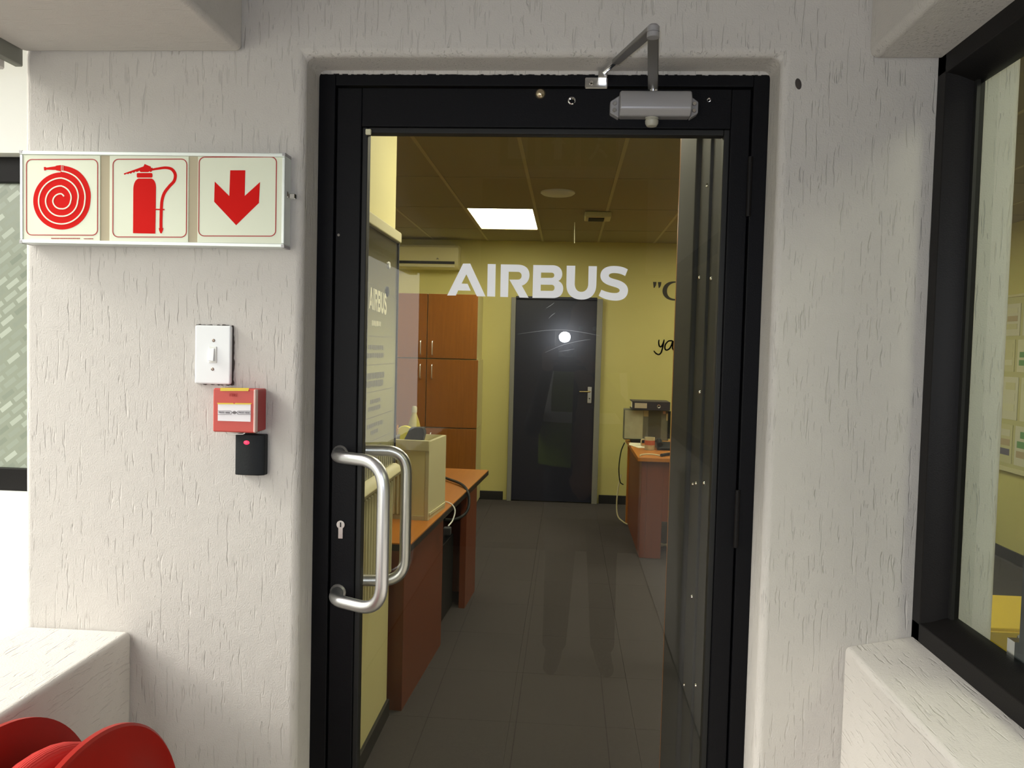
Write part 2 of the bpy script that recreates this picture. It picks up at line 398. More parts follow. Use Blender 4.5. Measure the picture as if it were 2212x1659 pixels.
# outside, beyond the left parapet
bm = bmesh.new(); prism(bm, [(-3.6, -0.3), (-1.13, -0.3), (-1.13, 2.36), (-3.6, 2.36)], 'Y', 0.90, 1.10)
struct_out = None
bm = bmesh.new()
OWX0, OWX1, OWZ0, OWZ1 = -2.75, -1.45, 0.985, 2.083
prism(bm, [(-3.8, -0.3), (OWX0, -0.3), (OWX0, 2.9), (-3.8, 2.9)], 'Y', 0.9, 1.15)
prism(bm, [(OWX1, -0.3), (-1.13, -0.3), (-1.13, 2.9), (OWX1, 2.9)], 'Y', 0.9, 1.15)
prism(bm, [(OWX0, -0.3), (OWX1, -0.3), (OWX1, OWZ0), (OWX0, OWZ0)], 'Y', 0.9, 1.15)
prism(bm, [(OWX0, OWZ1), (OWX1, OWZ1), (OWX1, 2.9), (OWX0, 2.9)], 'Y', 0.9, 1.15)
struct('wall_outside', bm, M_out, 'sunlit white outside wall beyond the left parapet', 'wall')
struct('ground_outside', B(-9, -1.12, -9, 6, -0.4, -0.3), mat('pale_paving', (0.6, 0.58, 0.54), 0.9, var=0.1), 'pale paved yard outside the left opening', 'ground')
struct('wall_sky_blocker', B(-5.3, -5.0, -9, 6, -0.3, 2.5), mat('sky_blocker_render', (0.34, 0.35, 0.30), 0.9, var=0.15, varscale=2), 'added unseen wall across the yard, blocking low sky', 'wall')  # unseen wall added to cut low sky light and its mirror in the glass
win2 = thing('window_2', 'dark framed outside window with patterned glass past the pillar', 'window', (-2.1, 1.0, OWZ0), kind='structure')
y0 = 0.955
obj('top_frame', B(OWX0, OWX1, y0, y0 + 0.05, 2.0, OWZ1), M_black2, win2, 0.003)
obj('bottom_frame', B(OWX0, OWX1, y0, y0 + 0.05, OWZ0, 1.06), M_black2, win2, 0.003)
for x in (OWX0, OWX1 - 0.05): obj('side_frame', B(x, x + 0.05, y0, y0 + 0.05, OWZ0, OWZ1), M_black2, win2, 0.003)
pg = bpy.data.materials.new('patterned_glass'); pg.use_nodes = True
n, l = pg.node_tree.nodes, pg.node_tree.links
g = n.new('ShaderNodeNewGeometry'); mp = n.new('ShaderNodeMapping'); mp.inputs['Rotation'].default_value = (PI / 2, 0, 0); mp.inputs['Scale'].default_value = (1, 1, 1)
mp2 = n.new('ShaderNodeMapping'); mp2.inputs['Rotation'].default_value = (0, 0, math.radians(38)); mp2.inputs['Scale'].default_value = (15, 15, 15)
bk = n.new('ShaderNodeTexBrick'); bk.inputs['Scale'].default_value = 1.0; bk.inputs['Color1'].default_value = (0.22, 0.25, 0.20, 1); bk.inputs['Color2'].default_value = (0.46, 0.50, 0.43, 1); bk.inputs['Mortar'].default_value = (0.28, 0.31, 0.25, 1)
bk.inputs['Mortar Size'].default_value = 0.10; bk.inputs['Brick Width'].default_value = 0.9; bk.inputs['Row Height'].default_value = 0.42
l.new(g.outputs['Position'], mp.inputs['Vector']); l.new(mp.outputs['Vector'], mp2.inputs['Vector']); l.new(mp2.outputs['Vector'], bk.inputs['Vector'])
l.new(bk.outputs['Color'], n['Principled BSDF'].inputs['Base Color']); n['Principled BSDF'].inputs['Roughness'].default_value = 0.25
obj('pane', B(OWX0 + .05, OWX1 - .05, y0 + 0.02, y0 + 0.028, 1.06, 2.0), pg, win2)

# right window of the passage (plane X = 0.68 .. 0.74)
win1 = thing('window_1', 'black framed side window in the right passage wall', 'window', (0.71, -2.0, 0.963), kind='structure')
bm = bmesh.new(); prism(bm, [(0.68, 0.945), (0.742, 0.963), (0.742, 1.018), (0.722, 1.018), (0.70, 1.005), (0.68, 0.998)], 'Y', -4.15, 0.0)
obj('bottom_frame', bm, M_black2, win1, 0.002)
bm = bmesh.new(); prism(bm, [(0.68, 2.07), (0.742, 2.07), (0.742, 2.005), (0.722, 2.005), (0.70, 2.02), (0.68, 2.028)], 'Y', -4.15, 0.0)
obj('top_frame', bm, M_black2, win1, 0.002)
bm = bmesh.new(); prism(bm, [(0.68, 0.0), (0.742, 0.0), (0.742, -0.055), (0.722, -0.055), (0.70, -0.042), (0.68, -0.035)], 'Z', 0.95, 2.07)
obj('side_frame', bm, M_black2, win1, 0.002)
obj('glazing_bead', B(0.722, 0.728, -0.066, -0.0, 1.018, 2.005), M_seal, win1)
obj('pane', B(0.728, 0.733, -4.1, -0.01, 1.0, 2.02), M_wglass, win1)
mu = obj('mullion', B(0.742, 0.79, -0.34, -0.252, 0.963, 2.07), M_grey, win1, 0.003)
bm = bmesh.new(); box(bm, 0.728, 0.746, -0.268, -0.246, 1.0, 1.05); tube(bm, [(0.748, -0.25, 1.045), (0.752, -0.242, 1.05), (0.754, -0.24, 1.02), (0.752, -0.243, 0.985)], 0.006, 10)
tube(bm, [(0.746, -0.262, 1.03), (0.756, -0.256, 1.0), (0.756, -0.256, 0.972)], 0.005, 8)
obj('latch', bm, M_chrome, mu, smooth=True, label='chrome window latch')

# ================================================================= THE OFFICE SHELL
RX0, RX1, RY1, RZ = -3.2, 3.36, 6.35, 2.55
wob = struct('wall_office_back', B(RX0, RX1, RY1, RY1 + 0.15, 0, RZ), M_yellow, 'yellow back wall of the office', 'wall')
struct('wall_office_right', B(RX1, RX1 + 0.12, -4.4, RY1 + 0.15, 0, RZ), M_yellow, 'yellow right office wall carrying the notice board', 'wall')
struct('wall_office_left', B(RX0 - 0.12, RX0, 1.47, RY1 + 0.15, 0, RZ), M_yellow, 'yellow far left wall of the office', 'wall')
struct('wall_office_stub', B(-0.80, -0.692, 0.20, 1.585, 0, RZ), M_creamw, 'short pale yellow partition behind the door on the left', 'wall', 0.004, 1)
struct('wall_office_front', B(RX0 - 0.12, -0.80, 1.35, 1.47, 0, RZ), M_yellow, 'yellow office wall behind the short partition', 'wall')
struct('wall_office_rear', B(0.80, RX1 + 0.12, -4.6, -4.4, 0, RZ), M_yellow, 'yellow office wall at the rear beside the passage', 'wall')
struct('wall_pillar', B(0.395, 0.835, 0.20, 0.95, 0, RZ), mat('pale_pillar_paint', (0.62, 0.66, 0.60), 0.7, bump=(120, 0.15)), 'pale plastered pillar right of the door inside', 'pillar', 0.006, 1)
struct('wall_header', B(RX0 - .12, RX1 + .12, 0.05, 0.2, RZ, LOBZ + .1), M_lobby, 'white wall strip above the office ceiling edge', 'wall')
for i, (x0, x1, y0, y1) in enumerate(((RX0, -0.60, RY1 - 0.02, RY1), (0.345, RX1, RY1 - 0.02, RY1))):
    struct('baseboard_back', B(x0, x1, y0, y1, 0, 0.085), M_skirt, 'black skirting at the foot of the yellow back wall ' + ('left of' if i == 0 else 'right of') + ' the navy door', 'baseboard', 0.002, 1)
struct('baseboard_left', B(-0.692, -0.68, 0.20, 1.585, 0, 0.07), M_skirt, 'black skirting along the short pale yellow partition', 'baseboard', 0.002, 1)
struct('baseboard_right', B(RX1 - 0.015, RX1, -4.4, RY1, 0, 0.085), M_skirt, 'black skirting under the notice board wall', 'baseboard', 0.002, 1)

# carpet tiles
fo = struct('floor_office', B(RX0 - .1, RX1 + .1, -4.4, RY1 + .1, -0.1, -0.006), M_gap, 'charcoal carpet tile floor of the office', 'floor')
ct = None
for i in range(13):
    for j in range(13):
        x0, y0 = -3.19 + i * 0.5, 0.09 + j * 0.5 - 0.16 * 0
        if x0 > 0.3 and y0 < 0.1 or y0 + .5 > 6.6 or (x0 < -0.72 and y0 < 1.0): continue
        if ct is None:
            o = obj('carpet_tile', B(0, 0.4988, 0, 0.4988, -0.006, 0.0), M_carpet, fo, world=False, bevel=0.0006, seg=1); ct = o
        else:
            o = ct.copy(); COL.objects.link(o); o.parent = fo
        o.location = Vector((x0, y0, 0)) - fo.location
obj('carpet_strip', B(0.82, 3.35, -4.39, 0.085, -0.006, 0.0), M_carpet, fo)

# suspended ceiling
ce = struct('ceiling_office', B(RX0 - .12, RX1 + .12, 0.2, RY1 + .15, RZ + 0.02, RZ + 0.1), M_dark, 'suspended tile ceiling of the office', 'ceiling')
ce2 = struct('ceiling_side', B(0.80, RX1 + .12, -4.6, 0.2, RZ, RZ + 0.1), M_ceil, 'office ceiling beside the passage', 'ceiling')
TX, TY, TX0, TY0 = 0.537, 1.08, -0.8085 - 0.537 * 5, 4.505 - 1.08 * 4
lights_at = [(5, 4), (9, 4), (1, 4), (8, 2), (6, 1)]  # only the first panel is seen; the rest are added to light the office
tl = None
for i in range(13):
    for j in range(6):
        if (i, j) in lights_at: continue
        x0, y0 = TX0 + i * TX, TY0 + j * TY
        if x0 < RX0 - .5 or x0 > RX1: continue
        y1 = min(y0 + TY, RY1); 
        if y1 - y0 < TY - .01:
            o = obj('ceiling_tile', B(x0 + .004, x0 + TX - .004, y0 + .004, y1, RZ, RZ + 0.018), M_ceil, ce)
            continue
        if tl is None:
            o = obj('ceiling_tile', B(0.004, TX - 0.004, 0.004, TY - 0.004, RZ, RZ + 0.018), M_ceil, ce, world=False, bevel=0.002, seg=1); tl = o
        else:
            o = tl.copy(); COL.objects.link(o); o.parent = ce
        o.location = Vector((x0, y0, 0)) - ce.location
for i in range(14):
    x = TX0 + i * TX
    if RX0 < x < RX1: obj('grid_bar', B(x - .010, x + .010, 0.2, RY1, RZ - .003, RZ + .012), M_tbar, ce)
for j in range(6):
    y = TY0 + j * TY
    if y > .25: obj('cross_bar', B(RX0, RX1, y - .006, y + .006, RZ - .0025, RZ + .012), M_ceil, ce)
names = {(5, 4): 'bright square-framed ceiling light panel above the back of the office', (9, 4): 'unseen ceiling light panel over the right desk, hidden by the door frame', (1, 4): 'unseen ceiling light panel in the left bay of the office', (8, 2): 'unseen ceiling light panel behind the grey gate channel', (10, 2): 'ceiling light panel over the middle of the right side', (6, 1): 'added unseen ceiling light panel brightening the partition inside the door'}
for (i, j) in lights_at:
    x0, y0 = TX0 + i * TX, TY0 + j * TY
    t = thing('ceiling_light', names[(i, j)], 'light', (x0 + TX / 2, y0 + TY / 2, RZ), 'ceiling light panels in the office')
    bm = bmesh.new()
    for a in ((x0 + .004, x0 + .022, y0 + .004, y0 + TY - .004), (x0 + TX - .022, x0 + TX - .004, y0 + .004, y0 + TY - .004), (x0 + .022, x0 + TX - .022, y0 + .004, y0 + .022), (x0 + .022, x0 + TX - .022, y0 + TY - .022, y0 + TY - .004)):
        box(bm, a[0], a[1], a[2], a[3], RZ - .004, RZ + .015)
    obj('frame', bm, M_tbar, t)
    obj('diffuser', B(x0 + .018, x0 + TX - .018, y0 + .018, y0 + TY - .018, RZ + .001, RZ + .01), M_lamp, t)
t = thing('ceiling_light', 'added unseen ceiling light panel beside the passage window', 'light', (1.45, -1.3, RZ), 'ceiling light panels in the office')  # unseen panel added to brighten the pillar face behind the side window
obj('frame', B(1.16, 1.74, -1.86, -0.74, RZ - .012, RZ - .001), M_tbar, t); obj('diffuser', B(1.18, 1.72, -1.84, -0.76, RZ - .016, RZ - .0115), M_lamp, t)
bm = bmesh.new(); lathe(bm, [(0, 0), (0.10, 0.0), (0.115, 0.010), (0.115, 0.020), (0, 0.020)], (-0.095, 3.87, RZ - 0.018), 'Z', 28)
tag(obj('ceiling_vent', bm, M_wplast2, None, smooth=True), 'small round white disc vent on the office ceiling', 'vent')
t = thing('ceiling_sensor', 'low boxy ceiling unit beside the hanging cord', 'sensor', (0.2, 4.66, RZ - .05))
obj('body', B(0.10, 0.30, 4.58, 4.80, RZ - .045, RZ - .002), M_ac, t, 0.008)
obj('recess', B(0.13, 0.25, 4.62, 4.76, RZ - .052, RZ - .044), M_dark, t, 0.004)
bm = bmesh.new(); tube(bm, [(0.028, 5.14, RZ), (0.03, 5.14, RZ - .08), (0.032, 5.14, RZ - .17)], 0.004, 8)
tag(obj('hanging_cord', bm, M_pale, None), 'thin pale cord hanging from the office ceiling', 'cord')  # plain cord hanging from the ceiling, no switch on it

# ================================================================= THE GLAZED DOOR
YF = 0.09
fr = thing('trim_5', 'black aluminium door frame set into the plastered opening', 'door frame', (0, YF, 0), kind='structure')
def rough_edge(bm, amp=0.003): return bm
obj('jamb', B(OX0, -0.500, YF, YF + .06, 0, 2.068), M_black, fr, 0.002)
obj('jamb', B(0.360, OX1, YF, YF + .06, 0, 2.068), M_black, fr, 0.002)
obj('head', B(-0.500, 0.360, YF, YF + .06, 2.040, 2.068), M_black, fr, 0.002)
obj('door_stop', B(-0.500, -0.490, YF + .045, YF + .06, 0, 2.040), M_black, fr)
obj('threshold', B(-0.500, 0.360, YF, YF + .06, 0, 0.012), M_alu, fr, 0.002)
# ragged plaster-to-frame sealant line
bm = bmesh.new(); random.seed(3)
for k in range(150):
    x = OX0 + (OX1 - OX0) * k / 150; h = random.uniform(.0, .0022)
    box(bm, x, x + (OX1 - OX0) / 150, YF - .002, YF + .004, 2.064 - h, 2.0705)
obj('sealant_line', bm, M_wall, fr)

DX0, DX1, DZ0, DZ1 = -0.497, 0.357, 0.015, 2.037
GX0, GX1, GZ0, GZ1 = -0.432, 0.306, 0.16, 1.945
d1 = thing('door_1', 'black framed glass entrance door with white lettering', 'door', (DX1, YF + .005, DZ0), kind='structure')
ya, yb = YF + .004, YF + .044
def stile(x0, x1): return B(x0, x1, ya, yb, DZ0, DZ1)
obj('stile', stile(DX0, GX0 - .012), M_black, d1, 0.0025)
obj('stile', stile(GX1 + .012, DX1), M_black, d1, 0.0025)
obj('rail', B(GX0 - .012, GX1 + .012, ya, yb, GZ1 + .012, DZ1), M_black, d1, 0.002)
obj('rail', B(GX0 - .012, GX1 + .012, ya, yb, DZ0, GZ0 - .012), M_black, d1, 0.002)
for a in ((GX0 - .012, GX0, GZ0 - .012, GZ1 + .012), (GX1, GX1 + .012, GZ0 - .012, GZ1 + .012), (GX0, GX1, GZ1, GZ1 + .012), (GX0, GX1, GZ0 - .012, GZ0)):
    bm = bmesh.new(); box(bm, a[0], a[1], ya + .006, yb - .006, a[2], a[3]); obj('glazing_bead', bm, M_seal, d1, 0.002)
PY = YF + .022
pane = obj('pane', B(GX0 - .004, GX1 + .004, PY, PY + .006, GZ0 - .004, GZ1 + .004), M_glass, d1, label='clear glass pane with white lettering')
LET = {'A': 'M 80 440 L 265 75 347 75 522 450 422 448 302 197 247 303 316 306 352 385 207 382 180 440 Z',
 'I': 'M 548 80 L 640 82 632 453 540 450 Z',
 'R': 'M 698 84 L 900 88 C 985 92 1025 140 1025 205 C 1025 265 990 310 938 327 L 1015 465 912 462 795 258 895 258 C 925 255 935 235 935 213 C 935 190 920 172 895 170 L 788 168 780 457 690 455 Z',
 'B': 'M 1068 92 L 1290 95 C 1355 97 1397 135 1397 195 C 1397 230 1380 260 1352 273 C 1390 290 1408 320 1408 360 C 1408 430 1360 468 1290 468 L 1058 466 Z M 1157 178 L 1275 179 C 1295 180 1306 192 1306 208 C 1306 226 1295 238 1275 238 L 1155 238 Z M 1153 315 L 1278 317 C 1298 318 1309 332 1309 351 C 1309 372 1298 386 1278 386 L 1152 385 Z',
 'U': 'M 1447 100 L 1544 101 1538 310 C 1540 365 1570 397 1613 397 C 1655 397 1688 365 1690 310 L 1694 105 1788 107 1782 318 C 1780 425 1715 487 1612 485 C 1510 483 1440 425 1443 312 Z',
 'S': 'M 2135 143 L 2105 218 C 2060 190 2010 183 1975 184 C 1940 185 1920 198 1922 215 C 1925 240 1970 247 2020 262 C 2095 285 2140 325 2138 385 C 2135 460 2075 497 2000 496 C 1930 495 1865 478 1808 440 L 1838 372 C 1885 395 1940 410 1990 410 C 2025 410 2045 398 2044 378 C 2042 355 2000 345 1950 330 C 1875 308 1825 275 1827 210 C 1830 140 1890 104 1975 104 C 2035 104 2090 115 2135 143 Z'}
def tf_air(x, y): return (-0.2751684 + 0.000185 * x + 4.9e-6 * y, 1.6892653 + 3.6e-6 * x - 0.0001841 * y)
for ch in 'AIRBUS':
    obj('letter', filled(svg(LET[ch]), PY - .0008, PY - .0001, tf_air), M_vinyl, pane, label='white vinyl letter ' + ch)

def GL(px, py): return (-0.2751684 + 0.000185 * ((px - 950) / 420 * 2212) + 4.9e-6 * ((py - 555) / 110 * 579), 1.6892653 + 3.6e-6 * ((px - 950) / 420 * 2212) - 0.0001841 * ((py - 555) / 110 * 579))
M_scr = mat('scratched_glass_line', (0.62, 0.64, 0.66), 0.3)
for sp_ in ([(1120, 722), (1180, 714), (1220, 713), (1260, 718), (1296, 725)], [(1178, 762), (1215, 746), (1250, 737), (1276, 733)], [(1180, 666), (1190, 660), (1198, 654)], [(1186, 688), (1193, 681), (1200, 676)], [(1208, 760), (1225, 757), (1242, 754)]):
    q_ = smooth_path([(*GL(*p), 0) for p in sp_], 6); rb_ = ribbon([(v.x, v.y) for v in q_], [0.00035 * math.sin(PI * (i + .5) / (len(q_) + 1)) + .00005 for i in range(len(q_))])
    obj('scratch', filled([rb_], PY - .0004, PY - .0001), M_scr, pane)
# pull handles, one each side
for sgn, yb0 in ((-1, ya), (1, yb)):
    bm = bmesh.new(); yo = yb0 + sgn * 0.115 if sgn < 0 else yb0 + .075
    ym = yb0 + sgn * .055
    zt, zb = (1.267, 0.967) if sgn < 0 else (1.262, 0.964)
    pts = [(-0.478, yb0, zt), (-0.478, yb0 + sgn * .03, zt), (-0.462, yb0 + sgn * .06, zt), (-0.357, yo, zt), (-0.357, yo, zb), (-0.462, yb0 + sgn * .06, zb), (-0.478, yb0 + sgn * .03, zb), (-0.478, yb0, zb)]
    p = fillet(pts[:3] + [pts[3]] + pts[4:], 0.062, 9)
    tube(bm, p, 0.0128, 20)
    h = obj('pull_handle', bm, M_alu, d1, smooth=True, label='bent aluminium tube pull handle ' + ('on the near side' if sgn < 0 else 'behind the glass'))
    for z in (zt, zb):
        bm = bmesh.new(); lathe(bm, [(0.0175, 0), (0.0175, sgn * .004), (0.0135, sgn * .008)], (-0.478, yb0, z), 'Y', 20); obj('handle_rose', bm, M_arm, h, smooth=True)
# euro cylinder
lk = filled([ribbon([(0, 0.003), (0, -.024)], .0095) , ], ya - .004, ya, lambda x, y: (x - .474, y + 1.108))
lathe(lk, [(0, -.0045), (0.0088, -.0045), (0.0088, 0)], (-0.474, ya, 1.114), 'Y', 20)
lk = obj('lock_cylinder', lk, M_steel, d1, label='steel euro profile lock cylinder')
obj('keyhole', B(-0.4752, -0.4728, ya - .0055, ya - .0044, 1.109, 1.119), M_dark, lk)
# hinges on the right edge
for z in (1.84, 1.16, 0.35):
    bm = bmesh.new(); tube(bm, [(0.3585, ya - .004, z - .06), (0.3585, ya - .004, z + .06)], 0.0055, 12); obj('hinge', bm, M_black2, d1, smooth=True)
# dome studs and stray screws on the top rail
bm = bmesh.new(); lathe(bm, [(0, -.008), (0.006, -.007), (0.010, -.003), (0.011, 0)], (-0.071, ya, 2.026), 'Y', 20); obj('dome_stud', bm, mat('brass_stud', (0.6, 0.5, 0.35), 0.25, 0.9), d1, smooth=True)
bm = bmesh.new(); lathe(bm, [(0.0035, -.0015), (0.006, -.005), (0.008, -.0035), (0.008, 0)], (-0.006, ya, 2.011), 'Y', 18); obj('ring_eyelet', bm, M_chrome, d1, smooth=True)
bm = bmesh.new(); lathe(bm, [(0.002, -.001), (0.004, -.003), (0.005, 0)], (0.272, ya, 2.014), 'Y', 14); obj('screw', bm, M_chrome, d1, smooth=True)
bm = bmesh.new(); box(bm, -0.436, -0.424, ya - .001, ya + .006, 1.940, 1.952); obj('tape_scrap', bm, M_pale, d1, 0.002)
bm = bmesh.new(); lathe(bm, [(0, -.002), (0.003, -.001), (0.0035, 0)], (-0.4895, ya, 1.73), 'Y', 10); obj('screw', bm, M_chrome, d1)

# door closer
dc = thing('door_closer', 'silver overhead door closer with folding arm on the black top rail', 'door closer', (0.155, ya, 1.96))
def CL(zx, zy, y=0.03):
    k = (1.6 + y) / 1.6
    return ((-0.0945867 + 0.0002551 * zx + 8.6e-6 * zy) * k, 1.5 + (0.6387449 + 1.1e-6 * zx - 0.0002538 * zy) * k)
bx0, bzt = CL(700, 500); bx1, bzb = CL(1240, 705)
bm = bmesh.new(); prism(bm, [(ya, bzb + .004), (ya - .040, bzb), (ya - .052, bzb + .012), (ya - .054, bzt - .020), (ya - .046, bzt - .004), (ya - .030, bzt), (ya, bzt)], 'X', bx0, bx1)
cb = obj('closer_body', bm, M_closer, dc, 0.004, seg=3)
for x0, x1 in ((bx0 - .018, bx0), (bx1, bx1 + .016)):
    far = x0 if x0 < bx0 else x1; near = x1 if x0 < bx0 else x0
    bm = bmesh.new(); prism(bm, [(near, bzb + .002), (far, bzb + .012), (far, bzt - .018), (near, bzt - .006)], 'Y', ya - .022, ya)
    fl_ = obj('mounting_foot', bm, M_closer, dc, 0.0015, seg=1)
    for z in (bzb + .017, bzt - .022):
        bm = bmesh.new(); xm = (x0 + x1) / 2; lathe(bm, [(0, -.0025), (0.0035, -.0025), (0.0048, 0)], (xm, ya - .022, z), 'Y', 12); obj('screw', bm, M_steel, fl_, smooth=True)
sx, sz = CL(948, 690)
bm = bmesh.new(); lathe(bm, [(0, -.016), (0.010, -.015), (0.013, -.010), (0.0135, -.004), (0.012, -.003), (0.012, -.001), (0.0135, 0), (0.0135, .012)], (sx, ya - .026, bzb - .001), 'Z', 24); obj('spindle_cap', bm, mat('ivory_cap', (0.42, 0.40, 0.33), 0.4), dc, smooth=True)
# arms: main arm from spindle top forward to elbow, link arm back to the bracket on the frame head
spx, spy, spz = sx + .001, ya - .026, bzt
EX, EY, EZ = 0.1285, -0.20, 2.036
bm = bmesh.new(); lathe(bm, [(0.010, 0), (0.010, .012), (0.007, .014), (0, .014)], (spx, spy, bzt - .002), 'Z', 18); obj('spindle', bm, M_chrome, dc, smooth=True)
def flatbar(a, b, wd0, wd1, th):
    a, b = Vector(a), Vector(b); t = (b - a).normalized(); s = t.cross(Vector((0, 0, 1))).normalized(); u = s.cross(t)
    bm = bmesh.new(); vs_ = []
    for p, wd in ((a, wd0), (b, wd1)):
        for si, ui in ((-1, -1), (1, -1), (1, 1), (-1, 1)): vs_.append(bm.verts.new(p + s * si * wd / 2 + u * ui * th / 2))
    for f in ((3, 2, 1, 0), (4, 5, 6, 7), (0, 1, 5, 4), (1, 2, 6, 5), (2, 3, 7, 6), (3, 0, 4, 7)): bm.faces.new([vs_[i] for i in f])
    return bm
obj('main_arm', flatbar((spx, spy + .008, bzt + .006), (EX, EY, EZ), 0.020, 0.019, 0.006), M_arm, dc, 0.002)
bm = bmesh.new(); lathe(bm, [(0, .014), (0.007, .0135), (0.0105, .010), (0.0105, .002), (0.009, .001), (0.0105, 0), (0.0105, -.008), (0, -.008)], (EX, EY, EZ), 'Z', 22); obj('elbow_pivot', bm, M_closer, dc, smooth=True)
BX, BZ = 0.046, 2.056
mid = Vector((EX, EY, EZ + .006)).lerp(Vector((BX + .010, YF - .022, BZ + .004)), 0.72)
obj('link_arm', flatbar((EX, EY, EZ + .007), mid, 0.020, 0.015, 0.009), M_arm, dc, 0.002)
bm = bmesh.new(); tube(bm, [mid, Vector((BX + .010, YF - .022, BZ + .004))], 0.0045, 10); obj('link_rod', bm, M_chrome, dc, smooth=True)
bm = bmesh.new(); box(bm, BX - .026, BX + .020, YF - .006, YF, BZ - .022, BZ + .000); box(bm, BX + .000, BX + .018, YF - .030, YF - .004, BZ - .008, BZ + .006); br = obj('frame_bracket', bm, M_steel, dc, 0.0015, seg=1)
bm = bmesh.new(); lathe(bm, [(0, -.003), (.004, -.0025), (.005, 0)], (BX - .013, YF - .006, BZ - .011), 'Y', 12); obj('screw', bm, M_chrome, br)

# grey gate channel on the pillar just inside the door (right)
ch = thing('trim_6', 'grey metal gate channel with rivets just inside the door on the right', 'gate channel', (0.36, 0.6, 0), kind='structure')
yy = [0.235, 0.315, 0.385, 0.465, 0.565]
for a, b, x in ((0.235, 0.312, 0.328), (0.316, 0.384, 0.334), (0.388, 0.466, 0.328), (0.470, 0.566, 0.334)):
    pf = obj('channel_profile', B(x, 0.396, a, b, 0.0, 2.54), M_grey, ch, 0.003)
obj('channel_profile', B(0.322, 0.396, 0.572, 0.90, 0.0, 2.54), M_grey, ch, 0.012, seg=3)
obj('channel_edge', B(0.324, 0.396, 0.905, 0.925, 0.0, 2.54), M_woodtop, ch, 0.006)
bm0 = None
for y, z in ((0.418, 1.908), (0.526, 1.694), (0.350, 1.676), (0.419, 1.403), (0.513, 1.16), (0.426, 1.176), (0.345, 1.19), (0.428, 0.89), (0.541, 0.619), (0.361, 0.693)):
    x = 0.334 if (0.314 < y < 0.386 or 0.468 < y < 0.57) else 0.328
    if bm0 is None:
        bm = bmesh.new(); lathe(bm, [(0, -.004), (0.0035, -.003), (0.005, 0)], (0, 0, 0), 'X', 12); o = obj('rivet', bm, M_chrome, ch, world=False, smooth=True); bm0 = o
    else: o = bm0.copy(); COL.objects.link(o); o.parent = ch
    o.location = Vector((x, y, z)) - ch.location

# ================================================================= FIRE SIGN
sg = thing('fire_equipment_sign', 'white framed sign with red hose reel, extinguisher and down arrow symbols', 'sign', (-0.83, -0.02, 1.685))
SX0, SX1, SZ0, SZ1, SY = -1.101, -0.560, 1.686, 1.869, -0.034
def SG(x, y):   # sign picture coordinates -> wall coordinates
    return (-1.146352 + 0.0002751 * x, 1.8923469 - 0.0002638 * (y - 0.0125 * (x - 165)) - 0.0005)
obj('backing', B(SX0 + .004, SX1 - .004, SY + .0008, -0.004, SZ0 + .004, SZ1 - .004), M_signg, sg)
for z0, z1 in ((SZ0, SZ0 + .0075), (SZ1 - .0075, SZ1)): obj('frame_rail', B(SX0, SX1, SY - .004, -0.002, z0, z1), M_rail, sg, 0.0015, seg=2)
for x0, x1 in ((SX0, SX0 + .006), (SX1 - .006, SX1)): obj('frame_rail', B(x0, x1, SY - .0035, -0.002, SZ0 + .0075, SZ1 - .0075), M_rail, sg, 0.0015, seg=2)
for x in (SX0 - .0005, SX1 - .0055):
    for z in (SZ0 - .0005, SZ1 - .0055): obj('corner_cap', B(x, x + .006, SY - .0045, -0.003, z, z + .006), M_closer, sg)
PZ0, PZ1 = SZ0 + .0072, SZ1 - .0072
pn = []
for a, b in ((182, 766), (836, 1424), (1491, 2118)):
    pn.append(obj('sign_panel', B(SG(a, 0)[0], SG(b, 0)[0], SY - .001, SY + .004, PZ0, PZ1), M_signw, sg, 0.0006, seg=1))
F0, F1 = SY - .0016, SY - .0008
def ring(x0, y0, x1, y1, r, wd): return [rrect(x0, y0, x1, y1, r), rrect(x0 + wd, y0 + wd, x1 - wd, y1 - wd, r - wd)]
def border(x0, y0, x1, y1, p): obj('border', filled(ring(x0, y0, x1, y1, 44, 7), F0, F1, SG), M_reddk, p)
border(207, 148, 751, 722, pn[0]); border(859, 148, 1414, 734, pn[1]); border(1498, 134, 2070, 724, pn[2])
# hose reel pictogram
cx, cy = 476.0, 463.0
def polar(th, r): return (cx + r * math.sin(math.radians(th)), cy - r * math.cos(math.radians(th)))
def interp(tab, t):
    for (a, ra), (b, rb) in zip(tab, tab[1:]):
        if a <= t <= b: return ra + (rb - ra) * (t - a) / (b - a)
    return tab[-1][1]
outer = [(0, 266), (30, 258), (60, 236), (90, 217), (120, 214), (180, 214), (270, 214), (360, 215)]
loop = [polar(t, interp(outer, t)) for t in range(3, 361, 5)]
hz = [obj('pictogram', filled([loop], F0, F1, SG), M_red, pn[0])]
noz = svg('M 493 195 L 493 242 L 470 240 437 233 430 230 360 228 358 233 345 233 343 208 357 208 360 213 430 203 437 198 470 194 Z')
obj('pictogram', filled(noz, F0 - .0002, F1, SG), M_red, pn[0])
spi = [(0, 224), (30, 212), (60, 192), (90, 177), (140, 172), (180, 172), (270, 172), (360, 172), (405, 150), (450, 123), (540, 114), (630, 119), (720, 113), (765, 90), (810, 70), (900, 58), (990, 64), (1080, 54), (1110, 40)]
pts = [polar(t, interp(spi, t)) for t in range(0, 1111, 6)]
obj('spiral_line', filled([ribbon(pts, 10)], F0 - .0006, F1, SG), M_signw, pn[0])
obj('spiral_line', filled([ribbon([(477, 195), (477, 238)], 3)], F0 - .0006, F1, SG), M_signw, pn[0])
obj('spiral_line', filled([ribbon([(489, 195), (489, 238)], 3)], F0 - .0006, F1, SG), M_signw, pn[0])
